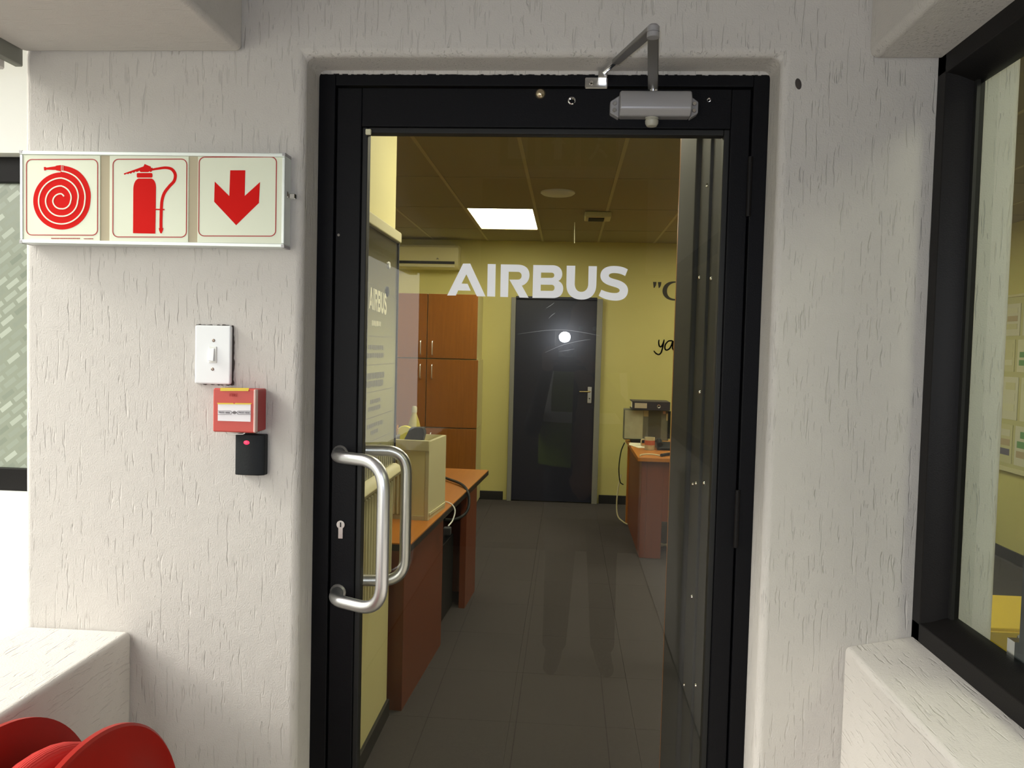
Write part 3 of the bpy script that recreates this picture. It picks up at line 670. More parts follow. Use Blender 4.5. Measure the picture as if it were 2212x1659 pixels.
# fine print under the first panel (too small to read in the photo)
bm = bmesh.new(); random.seed(5); x = 398
while x < 612:
    wd = random.uniform(3, 9)
    bm2 = filled([[(x, 740), (x + wd, 740), (x + wd, 747), (x, 747)]], F0, F1, SG); me = bpy.data.meshes.new('t'); bm2.to_mesh(me); bm.from_mesh(me); bm2.free(); bpy.data.meshes.remove(me); x += wd + 2.5
x = 645
while x < 710:
    wd = random.uniform(3, 8); bm2 = filled([[(x, 742), (x + wd, 742), (x + wd, 748), (x, 748)]], F0, F1, SG); me = bpy.data.meshes.new('t'); bm2.to_mesh(me); bm.from_mesh(me); bm2.free(); bpy.data.meshes.remove(me); x += wd + 2.5
o = obj('fine_print', bm, M_reddk, pn[0]); o['kind'] = 'stuff'
# extinguisher pictogram
obj('pictogram', filled(svg('M 1014 702 L 1015 370 C 1016 330 1032 300 1055 295 L 1150 295 C 1172 303 1183 330 1183 362 L 1180 705 Z'), F0, F1, SG), M_red, pn[1])
obj('pictogram', filled([rrect(1040, 254, 1156, 288, 9)], F0, F1, SG), M_red, pn[1])
obj('pictogram', filled(svg('M 1068 247 L 1060 236 1040 246 1030 240 1018 252 1006 247 995 259 985 253 975 262 965 258 948 266 942 258 1090 205 1098 187 1143 206 1146 218 1156 214 1156 222 1152 240 1142 247 1136 240 1124 247 Z'), F0, F1, SG), M_red, pn[1])
hp = smooth_path([(1152, 229, 0), (1200, 221, 0), (1255, 215, 0), (1300, 227, 0), (1325, 265, 0), (1318, 312, 0), (1283, 352, 0), (1247, 400, 0), (1229, 455, 0), (1224, 520, 0), (1222, 600, 0), (1222, 668, 0)], 6)
ww = [14 + 8 * min(1, i / 18) for i in range(len(hp))]
obj('pictogram', filled([ribbon([(p.x, p.y) for p in hp], ww)], F0, F1, SG), M_red, pn[1])
obj('pictogram', filled(svg('M 1206 662 L 1213 668 1232 668 1240 662 1236 680 1228 702 1218 702 1209 680 Z'), F0 - .0002, F1, SG), M_red, pn[1])
obj('pictogram', filled([[(1180, 520), (1247, 521), (1247, 530), (1180, 529)]], F0 - .0003, F1, SG), M_red, pn[1])
obj('pictogram', filled(svg('M 1730 235 L 1840 235 1837 425 1948 322 1942 475 1777 640 1614 467 1617 318 1725 425 Z'), F0, F1, SG), M_red, pn[2])
# clip with clear tab at the right end
bm = bmesh.new(); box(bm, SX1 - .001, SX1 + .004, SY + .004, SY + .010, 1.785, 1.797); box(bm, SX1 + .003, SX1 + .016, SY + .01, SY + .02, 1.783, 1.794)
obj('end_clip', bm, M_chrome, sg, 0.0015, seg=1)

# ================================================================= SWITCH, CALL POINT, READER
sw = thing('light_switch', 'white plastic single light switch plate on the rough wall', 'light switch', (-0.712, -0.006, 1.41))
bm = bmesh.new(); random.seed(11); n_ = 90; lp = []
for k in range(n_):
    a = k / n_ * 4; s, f_ = int(a), a - int(a); e = random.uniform(-.0018, .0012)
    p = [(-0.7515 + f_ * .077, 1.5325 + e), (-0.6735 + e, 1.5325 - f_ * .121), (-0.6735 - f_ * .077, 1.411 - e), (-0.7515 - e, 1.411 + f_ * .121)][s]
    lp.append(p)
obj('grime_edge', filled([lp], -0.003, 0.002), M_grime, sw, label='dark ragged gap around the switch plate')
obj('plate', B(-0.7505, -0.6755, -0.0125, -0.002, 1.4125, 1.531), M_wplast, sw, 0.004, seg=3)
def SWm(zx, zy): return (-0.7902857 + 0.0002308 * zx + 2.4e-6 * zy, 1.5686582 + 6.8e-6 * zx - 0.0002254 * zy)
a = SWm(297, 512); b = SWm(370, 366)
obj('rocker_surround', B(a[0], b[0], -0.0145, -0.012, a[1], b[1]), M_wplast2, sw, 0.001, seg=1)
bm = bmesh.new(); prism(bm, [(-0.014, a[1] + .004), (-0.0205, a[1] + .004), (-0.0165, b[1] - .004), (-0.014, b[1] - .004)], 'X', a[0] + .002, b[0] - .004)
obj('rocker', bm, M_wplast, sw, 0.001, seg=2)
for zy, zx in ((312, 340), (568, 330)):
    p = SWm(zx, zy); bm = bmesh.new(); lathe(bm, [(0, -.0012), (0.0022, -.001), (0.0034, 0)], (p[0], -0.0125, p[1]), 'Y', 12); obj('screw', bm, M_screw, sw)

cp = thing('fire_call_point', 'red break-glass fire call point box below the light switch', 'fire alarm', (-0.647, -0.02, 1.322))
CX0, CX1, CZ0, CZ1 = -0.691, -0.605, 1.3215, 1.4075
obj('back_box', B(CX0 + .003, CX1 + .000, -0.047, -0.001, CZ0 + .001, CZ1 - .001), M_cpred2, cp, 0.003)
def CPm(zx, zy): return (-0.6996378 + 0.0001183 * zx + 1.3e-6 * zy, 1.4189286 + 3.8e-6 * zx - 0.0001158 * zy)
fc = obj('front_cover', B(CX0, CX1, -0.058, -0.0475, CZ0, CZ1), M_cpred, cp, 0.003)
obj('clear_flap_edge', B(CX1 - .004, CX1 + .001, -0.0600, -0.0475, CZ0 + .001, CZ1 - .0005), M_clear, cp, 0.0015, seg=1)
a = CPm(155, 655); b = CPm(715, 378)
wp = obj('window_plate', B(a[0], b[0], -0.0592, -0.0578, a[1], b[1]), M_white, fc)
f0, f1 = -0.0602, -0.0594
def cpshape(name, loops, m, p): obj(name, filled(loops, f0, f1, CPm), m, p)
cpshape('yellow_sticker', [[(203, 96), (690, 100), (678, 152), (203, 150)]], M_yel, fc)
cpshape('yellow_sticker', [svg('M 150 352 L 415 354 437 372 460 354 740 358 712 380 160 374 Z')[0]], M_yel, fc)
cpshape('printed_arrow', [ribbon([(157, 486), (378, 488), (400, 516)], 7)], M_greyp, wp); cpshape('printed_arrow', [ribbon([(157, 546), (378, 546), (400, 516)], 7)], M_greyp, wp)
cpshape('printed_arrow', [ribbon([(710, 492), (500, 489), (480, 516)], 7)], M_greyp, wp); cpshape('printed_arrow', [ribbon([(710, 548), (500, 546), (480, 516)], 7)], M_greyp, wp)
cpshape('printed_dot', [[(440 + 30 * math.cos(k * PI / 10), 516 + 27 * math.sin(k * PI / 10)) for k in range(20)]], M_greyp, wp)
cpshape('printed_arrow', [ribbon([(395, 516), (485, 516)], 7)], M_greyp, wp)
obj('lettering', text_bm('FIRE', 0.0090, CPm(420, 222), f0, f1), M_reddk, fc)
obj('lettering', text_bm('PRESS HERE', 0.0045, CPm(270, 517), f0, f1), M_greyp, wp)
obj('lettering', text_bm('PRESS HERE', 0.0045, CPm(605, 519), f0, f1), M_greyp, wp)
q = [CPm(*p) for p in ((255, 850), (280, 885), (345, 893), (550, 890), (580, 875), (622, 820))]
bm = bmesh.new(); tube(bm, [(x, -0.052 if i in (0, 5) else -.05, z) for i, (x, z) in enumerate(q)], 0.0011, 6); obj('seal_wire', bm, M_wplast2, cp)

rd = thing('card_reader', 'small black access card reader with a red light', 'card reader', (-0.63, -0.015, 1.23))
bm = bmesh.new(); prism(bm, [(-0.661, -0.001), (-0.661, -0.020), (-0.654, -0.0235), (-0.6125, -0.0235), (-0.6015, -0.016), (-0.6005, -0.001)], 'Z', 1.232, 1.3145)
body = obj('body', bm, M_blkp, rd, 0.002)
bm = bmesh.new(); lathe(bm, [(0, -.0018), (0.0045, -.0012), (0.0058, 0)], (0, 0, 0), 'Y', 18)
for v in bm.verts: v.co = Vector((v.co.x * 1.05 - 0.6365, v.co.y - 0.0235, v.co.z * .72 + 1.298))
obj('indicator_light', bm, M_led, rd, smooth=True, label='glowing red indicator light')

# ================================================================= FIRE HOSE REEL
hr = thing('fire_hose_reel', 'red fire hose reel mounted low on the left parapet wall', 'hose reel', (-0.72, -0.555, 0.38))
HY, HZ, HR = -0.555, 0.665, 0.28
for X, sgn in ((-0.647, 1), (-0.795, -1)):
    bm = bmesh.new(); e = 0.004 * sgn
    lathe(bm, [(0.03, e), (0.10, e), (0.115, e + .006 * sgn), (0.22, e + .006 * sgn), (0.235, e), (0.268, e), (0.276, e + .003 * sgn), (0.28, e), (0.28, -e), (0.272, -e), (0.235, -e), (0.22, -e + .006 * sgn), (0.115, -e + .006 * sgn), (0.10, -e), (0.03, -e), (0.03, e)], (X, HY, HZ), 'X', 96)
    obj('reel_disc', bm, M_reel, hr, smooth=True, label='red enamelled round side disc ' + ('nearer the door' if sgn > 0 else 'against the parapet'))
mh = mat('red_ribbed_hose', (0.55, 0.045, 0.038), 0.7, spec=0.15)
n, l = mh.node_tree.nodes, mh.node_tree.links
g = n.new('ShaderNodeNewGeometry'); wv = n.new('ShaderNodeTexWave'); wv.bands_direction = 'X'; wv.inputs['Scale'].default_value = 110; wv.inputs['Distortion'].default_value = 0.4
bp = n.new('ShaderNodeBump'); bp.inputs['Strength'].default_value = 0.5; bp.inputs['Distance'].default_value = 0.001
l.new(g.outputs['Position'], wv.inputs['Vector']); l.new(wv.outputs['Fac'], bp.inputs['Height']); l.new(bp.outputs['Normal'], n['Principled BSDF'].inputs['Normal'])
bm = bmesh.new(); pts = []
for k in range(5 * 48 + 1):
    t = k / 48; a = -2 * PI * t; layer = 0.205 if t < 3.9 else 0.205 + 0.026 * min(1, (t - 3.9) / .3)
    x = -0.77 + t / 4 * 0.10 if t <= 3.9 else -0.6725 - min(1, (t - 3.9) / .3) * .058
    pts.append((x, HY + layer * math.cos(a), HZ + layer * math.sin(a)))
tube(bm, pts, 0.0185, 16); obj('hose', bm, mh, hr, smooth=True, label='ribbed red hose wound on the reel')
bm = bmesh.new(); lathe(bm, [(0.0, .012), (0.03, .012), (0.03, -.165), (0, -.165)], (-0.645, HY, HZ), 'X', 28); obj('hub', bm, M_reel, hr, smooth=True)
bm = bmesh.new(); lathe(bm, [(.16, 0), (.16, -.148), (.155, -.148), (.155, 0), (.16, 0)], (-0.647, HY, HZ), 'X', 48); obj('drum', bm, M_reel, hr, smooth=True)
bm = bmesh.new(); box(bm, -0.884, -0.80, HY - .04, HY + .04, HZ - .04, HZ + .04); box(bm, -0.884, -0.874, HY - .08, HY + .08, HZ - .16, HZ + .16); obj('wall_bracket', bm, M_reel, hr, 0.003)

# ================================================================= OFFICE: LEFT SIDE
# whiteboard on the short partition
wb = thing('whiteboard', 'tall glossy printed board with pale frame on the short partition', 'whiteboard', (-0.69, 0.9, 1.0))
WX = -0.692; Y0, Y1, Z0, Z1 = 0.30, 1.585, 1.01, 1.93
bp_ = obj('board_panel', B(WX, WX + .012, Y0, Y1 - .008, Z0 + .02, Z1 - .02), M_boardface, wb)
obj('frame_rail', B(WX, WX + .026, Y0, Y1, Z1 - .028, Z1 + .014), M_cream, wb, 0.006)
obj('frame_rail', B(WX, WX + .018, Y1 - .012, Y1, Z0, Z1), M_grey, wb, 0.002)
bm = bmesh.new(); prism(bm, [(WX, Z0 - .018), (WX + .045, Z0 - .018), (WX + .052, Z0 - .002), (WX + .045, Z0 + .008), (WX + .018, Z0 + .022), (WX, Z0 + .022)], 'Y', Y0, Y1)
obj('pen_tray', bm, M_cream, wb, 0.003)
def onboard(bm, y, z, sy, sz):
    """a flat XZ shape (x -> along +Y, facing +X) laid on the board"""
    for v in bm.verts:
        x_, z_ = v.co.x, v.co.z
        v.co = Vector((WX + .0128 + (v.co.y) * 0.2, y + x_ * sy, z + z_ * sz))
    return bm
for ch_ in 'AIRBUS':
    bm = filled(svg(LET[ch_]), -.001, .0, lambda x, y: ((x - 1100) / 2060, (285 - y) / 420 + 0))
    obj('letter', onboard(bm, 1.262, 1.655, 0.27, 0.085), M_pale, bp_)
random.seed(21)
for z, n_, hh, cc in ((1.575, 6, .020, M_pale), (1.49, 9, .018, M_ink), (1.462, 10, .018, M_ink), (1.39, 11, .024, M_ink), (1.362, 10, .024, M_ink), (1.30, 6, .016, M_ink), (1.275, 8, .016, M_ink), (1.215, 9, .016, M_ink), (1.190, 5, .016, M_ink), (1.13, 9, .018, M_ink), (1.10, 8, .018, M_ink)):
    bm = bmesh.new(); y = 1.255 - n_ * 0.0135
    for k in range(n_):
        wd = random.uniform(.012, .024); box(bm, WX + .0120, WX + .0126, y, y + wd, z - hh / 2 * random.uniform(.6, 1), z + hh / 2); y += wd + .007
    o = obj('faded_text_line', bm, cc, bp_); o['kind'] = 'stuff'
for z in (1.53, 1.43, 1.335, 1.245, 1.16):
    obj('rule_line', B(WX + .0120, WX + .0124, 1.02, 1.52, z - .001, z + .001), M_ink, bp_)
bm = bmesh.new(); lathe(bm, [(0, .006), (.018, .005), (.02, 0)], (WX + .012, 1.40, 1.70), 'X', 20); obj('magnet', bm, M_blkp, wb, smooth=True)
bm = bmesh.new(); lathe(bm, [(0, .006), (.012, .005), (.014, 0)], (WX + .012, 1.42, 1.80), 'X', 16); obj('magnet', bm, M_wplast2, wb, smooth=True)
# ribbed panel under the whiteboard
rp = thing('ribbed_panel', 'cream ribbed wall panel under the whiteboard tray', 'wall panel', (-0.68, 0.9, 0.55))
obj('back_plate', B(WX, WX + .01, 0.45, 1.53, 0.60, 0.975), M_creamw, rp)
sl = None
for k in range(27):
    y = 0.465 + k * 0.04
    if sl is None: sl = o = obj('rib', B(0, .014, 0, .024, 0.605, 0.97), M_cream, rp, world=False, bevel=0.004, seg=1)
    else: o = sl.copy(); COL.objects.link(o); o.parent = rp
    o.location = Vector((WX + .008, y, 0)) - rp.location

# desk (turned about 3 degrees)
ANG = math.atan2(-0.116, 2.06) * -1
dk = thing('office_desk', 'cherry wood desk with black edge along the left partition', 'desk', (-0.611, 1.61, 0))
dk.rotation_euler = (0, 0, -math.atan2(0.116, 2.06))
DL = 2.05; DW = 0.75; DZ = 0.70     # local: x from -DW to 0, y from 0 to DL
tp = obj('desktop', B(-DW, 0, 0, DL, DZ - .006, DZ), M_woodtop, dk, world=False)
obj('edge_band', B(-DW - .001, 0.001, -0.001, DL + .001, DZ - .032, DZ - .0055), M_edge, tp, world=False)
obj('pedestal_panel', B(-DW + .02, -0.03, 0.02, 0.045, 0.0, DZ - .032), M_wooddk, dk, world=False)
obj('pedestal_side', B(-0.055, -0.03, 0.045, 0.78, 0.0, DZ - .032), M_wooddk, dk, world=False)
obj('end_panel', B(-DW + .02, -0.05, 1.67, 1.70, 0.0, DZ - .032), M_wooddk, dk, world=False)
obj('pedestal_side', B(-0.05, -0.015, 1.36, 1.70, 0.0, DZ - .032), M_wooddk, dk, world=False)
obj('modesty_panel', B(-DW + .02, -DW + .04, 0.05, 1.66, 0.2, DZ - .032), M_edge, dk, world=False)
CR, SR = math.cos(dk.rotation_euler.z), math.sin(dk.rotation_euler.z)
def D(x, y, z): return (-0.611 + x * CR - y * SR, 1.61 + x * SR + y * CR, z)
# computer tower under the desk
pc = thing('computer_tower', 'black computer tower in the shadow under the left desk', 'computer', D(-0.20, 1.15, 0)); pc.rotation_euler = dk.rotation_euler
obj('case', B(-0.11, 0.11, -.22, .22, 0.01, 0.43), M_blkp, pc, 0.006, world=False)
obj('front_bezel', B(-0.105, 0.105, -.232, -.22, 0.015, 0.425), mat('charcoal_plastic', (0.05, 0.052, 0.055), 0.5), pc, 0.006, world=False)
obj('drive_bay', B(-0.08, 0.08, -.2345, -.231, 0.33, 0.37), M_grey, pc, 0.002, world=False)
# tambour cabinet on the desk
tb = thing('desktop_cabinet', 'cream roller-front cabinet standing on the left desk', 'cabinet', (-0.705, 2.21, DZ)); tb.rotation_euler = (0, 0, -0.11)
x0, x1, yA, yB, zt = -0.115, 0.105, -0.15, 0.15, 0.365
obj('side_panel', B(x1 - .018, x1, yA, yB, 0, zt), M_cream, tb, 0.002, world=False)
obj('side_panel', B(x0 - .10, x0 - .085, yA, yB, 0, zt), M_cream, tb, 0.002, world=False)
obj('back_panel', B(x0 - .085, x1 - .018, yB - .01, yB, 0, zt), M_cream, tb, world=False)
obj('base', B(x0 - .085, x1 - .018, yA, yB - .01, 0, .02), M_cream, tb, world=False)
obj('top_tray', B(x0 - .085, x1 - .018, yA + .004, yB - .01, zt - .045, zt - .03), M_cream, tb, world=False)
obj('top_rim', B(x0 - .10, x1, yA - .006, yA + .012, zt - .045, zt + .004), M_cream, tb, 0.003, world=False)
obj('door_sheet', B(x0 - .085, x1 - .018, yA + .004, yA + .010, .02, zt - .045), M_creamw, tb, world=False)
sl = None
for k in range(10):
    if sl is None: sl = o = obj('slat', B(0, .0115, -.009, .006, .021, zt - .046), M_cream, tb, world=False, bevel=0.003, seg=1)
    else: o = sl.copy(); COL.objects.link(o); o.parent = tb
    o.location = (x0 - .082 + k * .0185, yA + .004, 0)
obj('side_rail', B(x1, x1 + .005, yA + .01, yB - .01, .02, .035), M_cream, tb, 0.002, world=False)
bz = DZ + zt - .030
# tape dispenser
td = thing('tape_dispenser', 'black tape dispenser with yellow disc on the cream cabinet', 'tape dispenser', (-0.71, 2.16, bz))
bm = bmesh.new(); prism(bm, [(-0.045, 0.0), (0.040, 0.0), (0.055, .058), (0.045, .085), (-0.015, .082), (-0.04, .03)], 'Y', -.03, .03); obj('body', bm, M_blkp, td, 0.006, world=False)
bm = bmesh.new(); lathe(bm, [(0, -.012), (.040, -.012), (.043, -.006), (.043, .006), (.040, .012), (0, .012)], (-0.040, -.012, .048), 'Y', 28); obj('yellow_disc', bm, mat('bright_yellow', (0.80, 0.74, 0.02), 0.45), td, smooth=True, world=False)
# bottle and pen cup
bt = thing('glue_bottle', 'slender pale yellow bottle behind the tape dispenser', 'bottle', (-0.735, 2.29, bz))
bm = bmesh.new(); lathe(bm, [(0, 0), (.030, 0), (.032, .01), (.031, .07), (.024, .10), (.013, .13), (.011, .135), (.011, .142)], (0, 0, 0), 'Z', 24); obj('body', bm, mat('straw_plastic', (0.55, 0.47, 0.12), 0.3), bt, smooth=True, world=False)
bm = bmesh.new(); lathe(bm, [(.013, .142), (.013, .165), (.009, .172), (0, .173)], (0, 0, 0), 'Z', 18); obj('cap', bm, M_cream, bt, smooth=True, world=False)
pcup = thing('pen_cup', 'small grey pen cup with coloured pens at the whiteboard edge', 'pen cup', (-0.795, 2.12, bz))
bm = bmesh.new(); lathe(bm, [(0, 0), (.024, 0), (.026, .05), (.023, .05), (.021, .004), (0, .004)], (0, 0, 0), 'Z', 22); obj('cup', bm, M_closer, pcup, smooth=True, world=False)
for k, (c, dx, dy, h) in enumerate((((0.75, 0.3, 0.03), .008, .004, .095), ((0.6, 0.05, 0.04), -.006, .006, .085), ((0.05, 0.4, 0.15), .002, -.008, .115), ((0.7, 0.45, 0.2), .012, -.004, .08))):
    bm = bmesh.new(); tube(bm, [(dx * .4, dy * .4, .006), (dx * 1.6, dy * 1.6, h)], .0042, 8); obj('pen', bm, mat('pen_%d' % k, c, .4), pcup, smooth=True, world=False)
# letter shelf beside the cabinet
sh = thing('desk_shelf', 'low cream topped shelf between whiteboard and roller cabinet', 'shelf', (-0.90, 1.93, DZ))
obj('top', B(-.11, .12, -.13, .13, .315, .333), M_cream, sh, 0.002, world=False)
for x in (-.11, .075): obj('side', B(x, x + .014, -.12, .12, 0, .315), M_blkp, sh, world=False)
obj('back', B(-.096, .075, .105, .12, 0, .315), M_blkp, sh, world=False)
# cable and plug adapter hanging over the desk edge
bm = bmesh.new(); tube(bm, smooth_path([D(-.42, 1.72, DZ + .016), D(-.30, 1.70, DZ + .018), D(-.17, 1.55, DZ + .014), D(-.05, 1.38, DZ + .012), D(0.012, 1.24, DZ - .012), D(0.03, 1.16, DZ - .07), D(0.015, 1.10, DZ - .105), D(-0.02, 1.0, DZ - .11), D(-.05, .9, DZ - .09)], 8), .008, 10)
tag(obj('desk_cable', bm, M_blkp, None, smooth=True), 'thick black cable draped over the left desk edge', 'cable')
bm = bmesh.new(); tube(bm, smooth_path([D(-.12, .92, DZ + .004), D(-.02, .86, DZ + .006), D(.02, .82, DZ - .02), D(.022, .76, DZ - .06), D(.012, .70, DZ - .078)], 8), .0035, 8)
wc = tag(obj('white_cord', bm, M_wplast2, None, smooth=True), 'thin white cord with plug hanging off the left desk edge', 'cord')
bm = bmesh.new(); p = D(.012, .68, DZ - .098); box(bm, p[0] - .018, p[0] + .018, p[1] - .02, p[1] + .02, p[2] - .018, p[2] + .018); obj('plug', bm, M_grey, wc, 0.004)

# tall cupboards against the back wall
def cupboard(name, label, x0, x1, z0, z1, seam, hz, flip):
    t = thing(name, label, 'cupboard', ((x0 + x1) / 2, 6.1, z0), 'cherry cupboards on the back wall')
    obj('carcass', B(x0, x1, 5.925, 6.349, z0, z1), M_creamw, t)
    for a, b, hx in ((x0, seam - .003, seam - .055), (seam + .003, x1, seam + .055)):
        if b - a < .05: continue
        d = obj('door', B(a + .001, b - .001, 5.90, 5.923, z0 + .003, z1 - .003), M_wood, t, 0.0015, seg=1)
        bm = bmesh.new(); tube(bm, fillet([(hx, 5.90, hz), (hx, 5.87, hz), (hx, 5.87, hz + .13), (hx, 5.90, hz + .13)], .02, 4), .005, 8); obj('handle', bm, M_alu, d, smooth=True)
    return t
cupboard('wall_cupboard', 'upper pair of cherry cupboard doors under the air conditioner', -1.78, -0.842, 1.388, 1.992, -1.312, 1.42, 0)
cupboard('wall_cupboard', 'middle pair of cherry cupboard doors behind the left desk', -1.78, -0.828, 0.742, 1.384, -1.312, 1.20, 1)
cupboard('wall_cupboard', 'lowest pair of cherry cupboard doors hidden behind the left desk', -1.78, -0.828, 0.02, 0.738, -1.312, 0.56, 1)
# left-hand neighbour of the same row
cupboard('wall_cupboard', 'tall cherry cupboard left of the whiteboard edge', -2.72, -1.785, 0.02, 1.992, -2.25, 1.0, 1)
# air conditioner
ac = thing('air_conditioner', 'cream wall air conditioner above the cherry cupboards', 'air conditioner', (-1.5, 6.25, 2.25))
bm = bmesh.new(); prism(bm, [(6.349, 2.25), (6.20, 2.25), (6.155, 2.285), (6.15, 2.45), (6.18, 2.475), (6.349, 2.475)], 'X', -1.95, -1.07); obj('body', bm, M_ac, ac, 0.006)
obj('air_slot', B(-1.90, -1.105, 6.148, 6.162, 2.292, 2.318), M_dark, ac, 0.002)
bm = bmesh.new(); prism(bm, [(-1.285, 2.335), (-1.255, 2.335), (-1.27, 2.352)], 'Y', 6.1475, 6.153); obj('badge', bm, M_ink, ac)
obj('flap', B(-1.90, -1.105, 6.158, 6.168, 2.262, 2.288), M_cream, ac, 0.003)

# back door
d2 = thing('door_2', 'dark navy door in a grey steel frame on the yellow back wall', 'door', (-0.12, 6.33, 0), kind='structure')
BX0, BX1, BZ1 = -0.515, 0.272, 1.985
obj('leaf', B(BX0, BX1, 6.315, 6.345, 0.008, BZ1), M_navy, d2, 0.002)
obj('frame_jamb', B(BX0 - .045, BX0, 6.29, 6.35, 0, BZ1 + .012), M_greyf, d2, 0.004)
obj('frame_jamb', B(BX1, BX1 + .055, 6.29, 6.35, 0, BZ1 + .012), M_greyf, d2, 0.004)
obj('frame_head', B(BX0, BX1, 6.29, 6.35, BZ1, BZ1 + .025), M_navy, d2, 0.004)
hp_ = obj('handle_plate', B(0.205, 0.245, 6.306, 6.315, 0.985, 1.145), M_steel, d2, 0.003)
bm = bmesh.new(); tube(bm, fillet([(0.225, 6.308, 1.10), (0.225, 6.265, 1.10), (0.125, 6.262, 1.098)], .02, 5), .009, 10); obj('lever', bm, mat('brass_lever', (0.7, 0.58, 0.3), 0.25, 1.0), hp_, smooth=True)
bm = bmesh.new(); lathe(bm, [(0, -.003), (.006, -.003), (.007, 0)], (0.225, 6.306, 1.03), 'Y', 12); obj('keyhole', bm, M_dark, hp_)

# wall lettering
def TW(x, y): return (0.7087092 + 0.0005611 * x + 1.88e-5 * y, 2.3034235 + 1.26e-5 * x - 0.0005653 * y)
t = thing('wall_lettering', 'black serif opening quote mark and capital letter on the yellow wall', 'wall lettering', (0.93, 6.349, 2.0))
obj('quote_mark', filled(svg('M 165 228 L 222 228 C 222 275 205 320 176 335 Z'), 6.347, 6.3495, TW), M_text, t)
obj('quote_mark', filled(svg('M 248 230 L 306 230 C 306 278 290 322 262 336 Z'), 6.347, 6.3495, TW), M_text, t)
obj('letter', filled(svg('M 690 300 L 668 300 C 655 262 610 240 560 240 C 470 245 402 300 402 385 C 402 468 455 518 545 518 C 605 518 650 490 680 450 L 695 462 C 660 520 600 548 520 546 C 400 542 326 470 326 385 C 328 290 400 222 510 220 C 580 218 630 240 665 245 L 680 222 690 222 Z'), 6.347, 6.3495, TW), M_text, t)
t = thing('wall_lettering', 'dark blue handwritten style word low on the yellow wall', 'wall lettering', (0.93, 6.349, 1.48))
def stroke_mesh(loop, y, tf):
    bm = bmesh.new(); k = len(loop) // 2; L = loop[:k]; R_ = loop[k:][::-1]
    for yy_ in (y,):
        va = [bm.verts.new((tf(*p)[0], yy_, tf(*p)[1])) for p in L]; vb = [bm.verts.new((tf(*p)[0], yy_, tf(*p)[1])) for p in R_]
        for i in range(k - 1): bm.faces.new((va[i], va[i + 1], vb[i + 1], vb[i]))
    bmesh.ops.solidify(bm, geom=bm.faces[:], thickness=.0015)
    return bm
def brush(pts, wd):
    p = smooth_path([(a, b, 0) for a, b in pts], 8); k = len(p)
    return ribbon([(q.x, q.y) for q in p], [wd * (0.8 + 0.25 * math.sin(PI * i / k)) for i in range(k)])
for strokes in ([(268, 1215), (260, 1262), (272, 1320), (300, 1335), (330, 1290), (352, 1225)], [(354, 1212), (340, 1300), (320, 1380), (298, 1440), (262, 1468), (215, 1450), (178, 1408)],
                [(475, 1235), (425, 1240), (375, 1300), (368, 1370), (400, 1392), (450, 1360), (485, 1290), (490, 1235), (440, 1232)],
                [(510, 1235), (500, 1300), (498, 1360), (530, 1400), (575, 1390), (600, 1330), (615, 1240)], [(615, 1235), (606, 1320), (622, 1392)]):
    obj('brush_stroke', stroke_mesh(brush(strokes, 24), 6.3478, TW), M_text2, t)

# ================================================================= OFFICE: RIGHT SIDE
rdk = thing('office_desk', 'cherry wood desk with clutter near the yellow back wall', 'desk', (1.3, 4.9, 0))
QX0, QX1, QY0, QY1, QZ = 0.525, 2.1, 4.25, 5.50, 0.74
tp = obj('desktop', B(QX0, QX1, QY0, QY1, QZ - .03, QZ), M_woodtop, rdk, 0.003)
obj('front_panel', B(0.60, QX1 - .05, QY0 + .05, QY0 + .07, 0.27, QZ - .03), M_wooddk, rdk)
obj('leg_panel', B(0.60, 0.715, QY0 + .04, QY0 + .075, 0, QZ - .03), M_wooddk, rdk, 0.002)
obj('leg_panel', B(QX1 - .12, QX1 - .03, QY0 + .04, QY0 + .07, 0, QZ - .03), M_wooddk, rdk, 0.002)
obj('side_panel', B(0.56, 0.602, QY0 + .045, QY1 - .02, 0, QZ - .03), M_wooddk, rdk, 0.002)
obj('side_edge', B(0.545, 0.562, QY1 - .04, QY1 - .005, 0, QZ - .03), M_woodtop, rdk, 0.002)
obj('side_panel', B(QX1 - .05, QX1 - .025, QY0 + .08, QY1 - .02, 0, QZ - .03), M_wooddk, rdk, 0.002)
# printer-like box with sheets, binder on top
bxx = thing('desk_monitor', 'grey backed screen with papers stuck on it under the binder', 'monitor', (0.66, 5.25, QZ))
obj('housing', B(0.488, 0.86, 5.22, 5.33, QZ + .02, 1.018), mat('grey_green_plastic', (0.16, 0.165, 0.12), 0.5), bxx, 0.006)
obj('foot', B(0.55, 0.80, 5.18, 5.36, QZ, QZ + .02), M_blkp, bxx, 0.004)
obj('sheet', B(0.494, 0.645, 5.214, 5.219, QZ + .03, 1.008), mat('pale_sheet', (0.46, 0.45, 0.30), 0.8, var=.15, varscale=30), bxx)
obj('sheet', B(0.648, 0.688, 5.213, 5.219, 0.96, 1.008), mat('beige_sheet', (0.42, 0.36, 0.2), 0.8), bxx)
obj('screen', B(0.69, 0.795, 5.214, 5.219, QZ + .04, 1.01), mat('dark_screen', (0.085, 0.085, 0.06), 0.3), bxx)
obj('note', B(0.808, 0.83, 5.213, 5.219, 0.985, 1.008), mat('pink_note', (0.5, 0.33, 0.25), 0.8), bxx)
obj('note', B(0.835, 0.855, 5.213, 5.219, 0.93, 0.99), mat('tan_note', (0.42, 0.34, 0.17), 0.8), bxx)
obj('side_strip', B(0.85, 0.872, 5.21, 5.225, QZ + .04, 1.01), M_blkp, bxx)
bn = thing('lever_binder', 'navy lever arch binder lying on top of the screen', 'binder', (0.70, 5.22, 1.02))
bm = bmesh.new(); box(bm, 0.545, 0.855, 5.13, 5.40, 1.019, 1.026); box(bm, 0.545, 0.855, 5.13, 5.40, 1.082, 1.089); box(bm, 0.545, 0.855, 5.13, 5.137, 1.026, 1.082); obj('cover', bm, M_bin, bn)
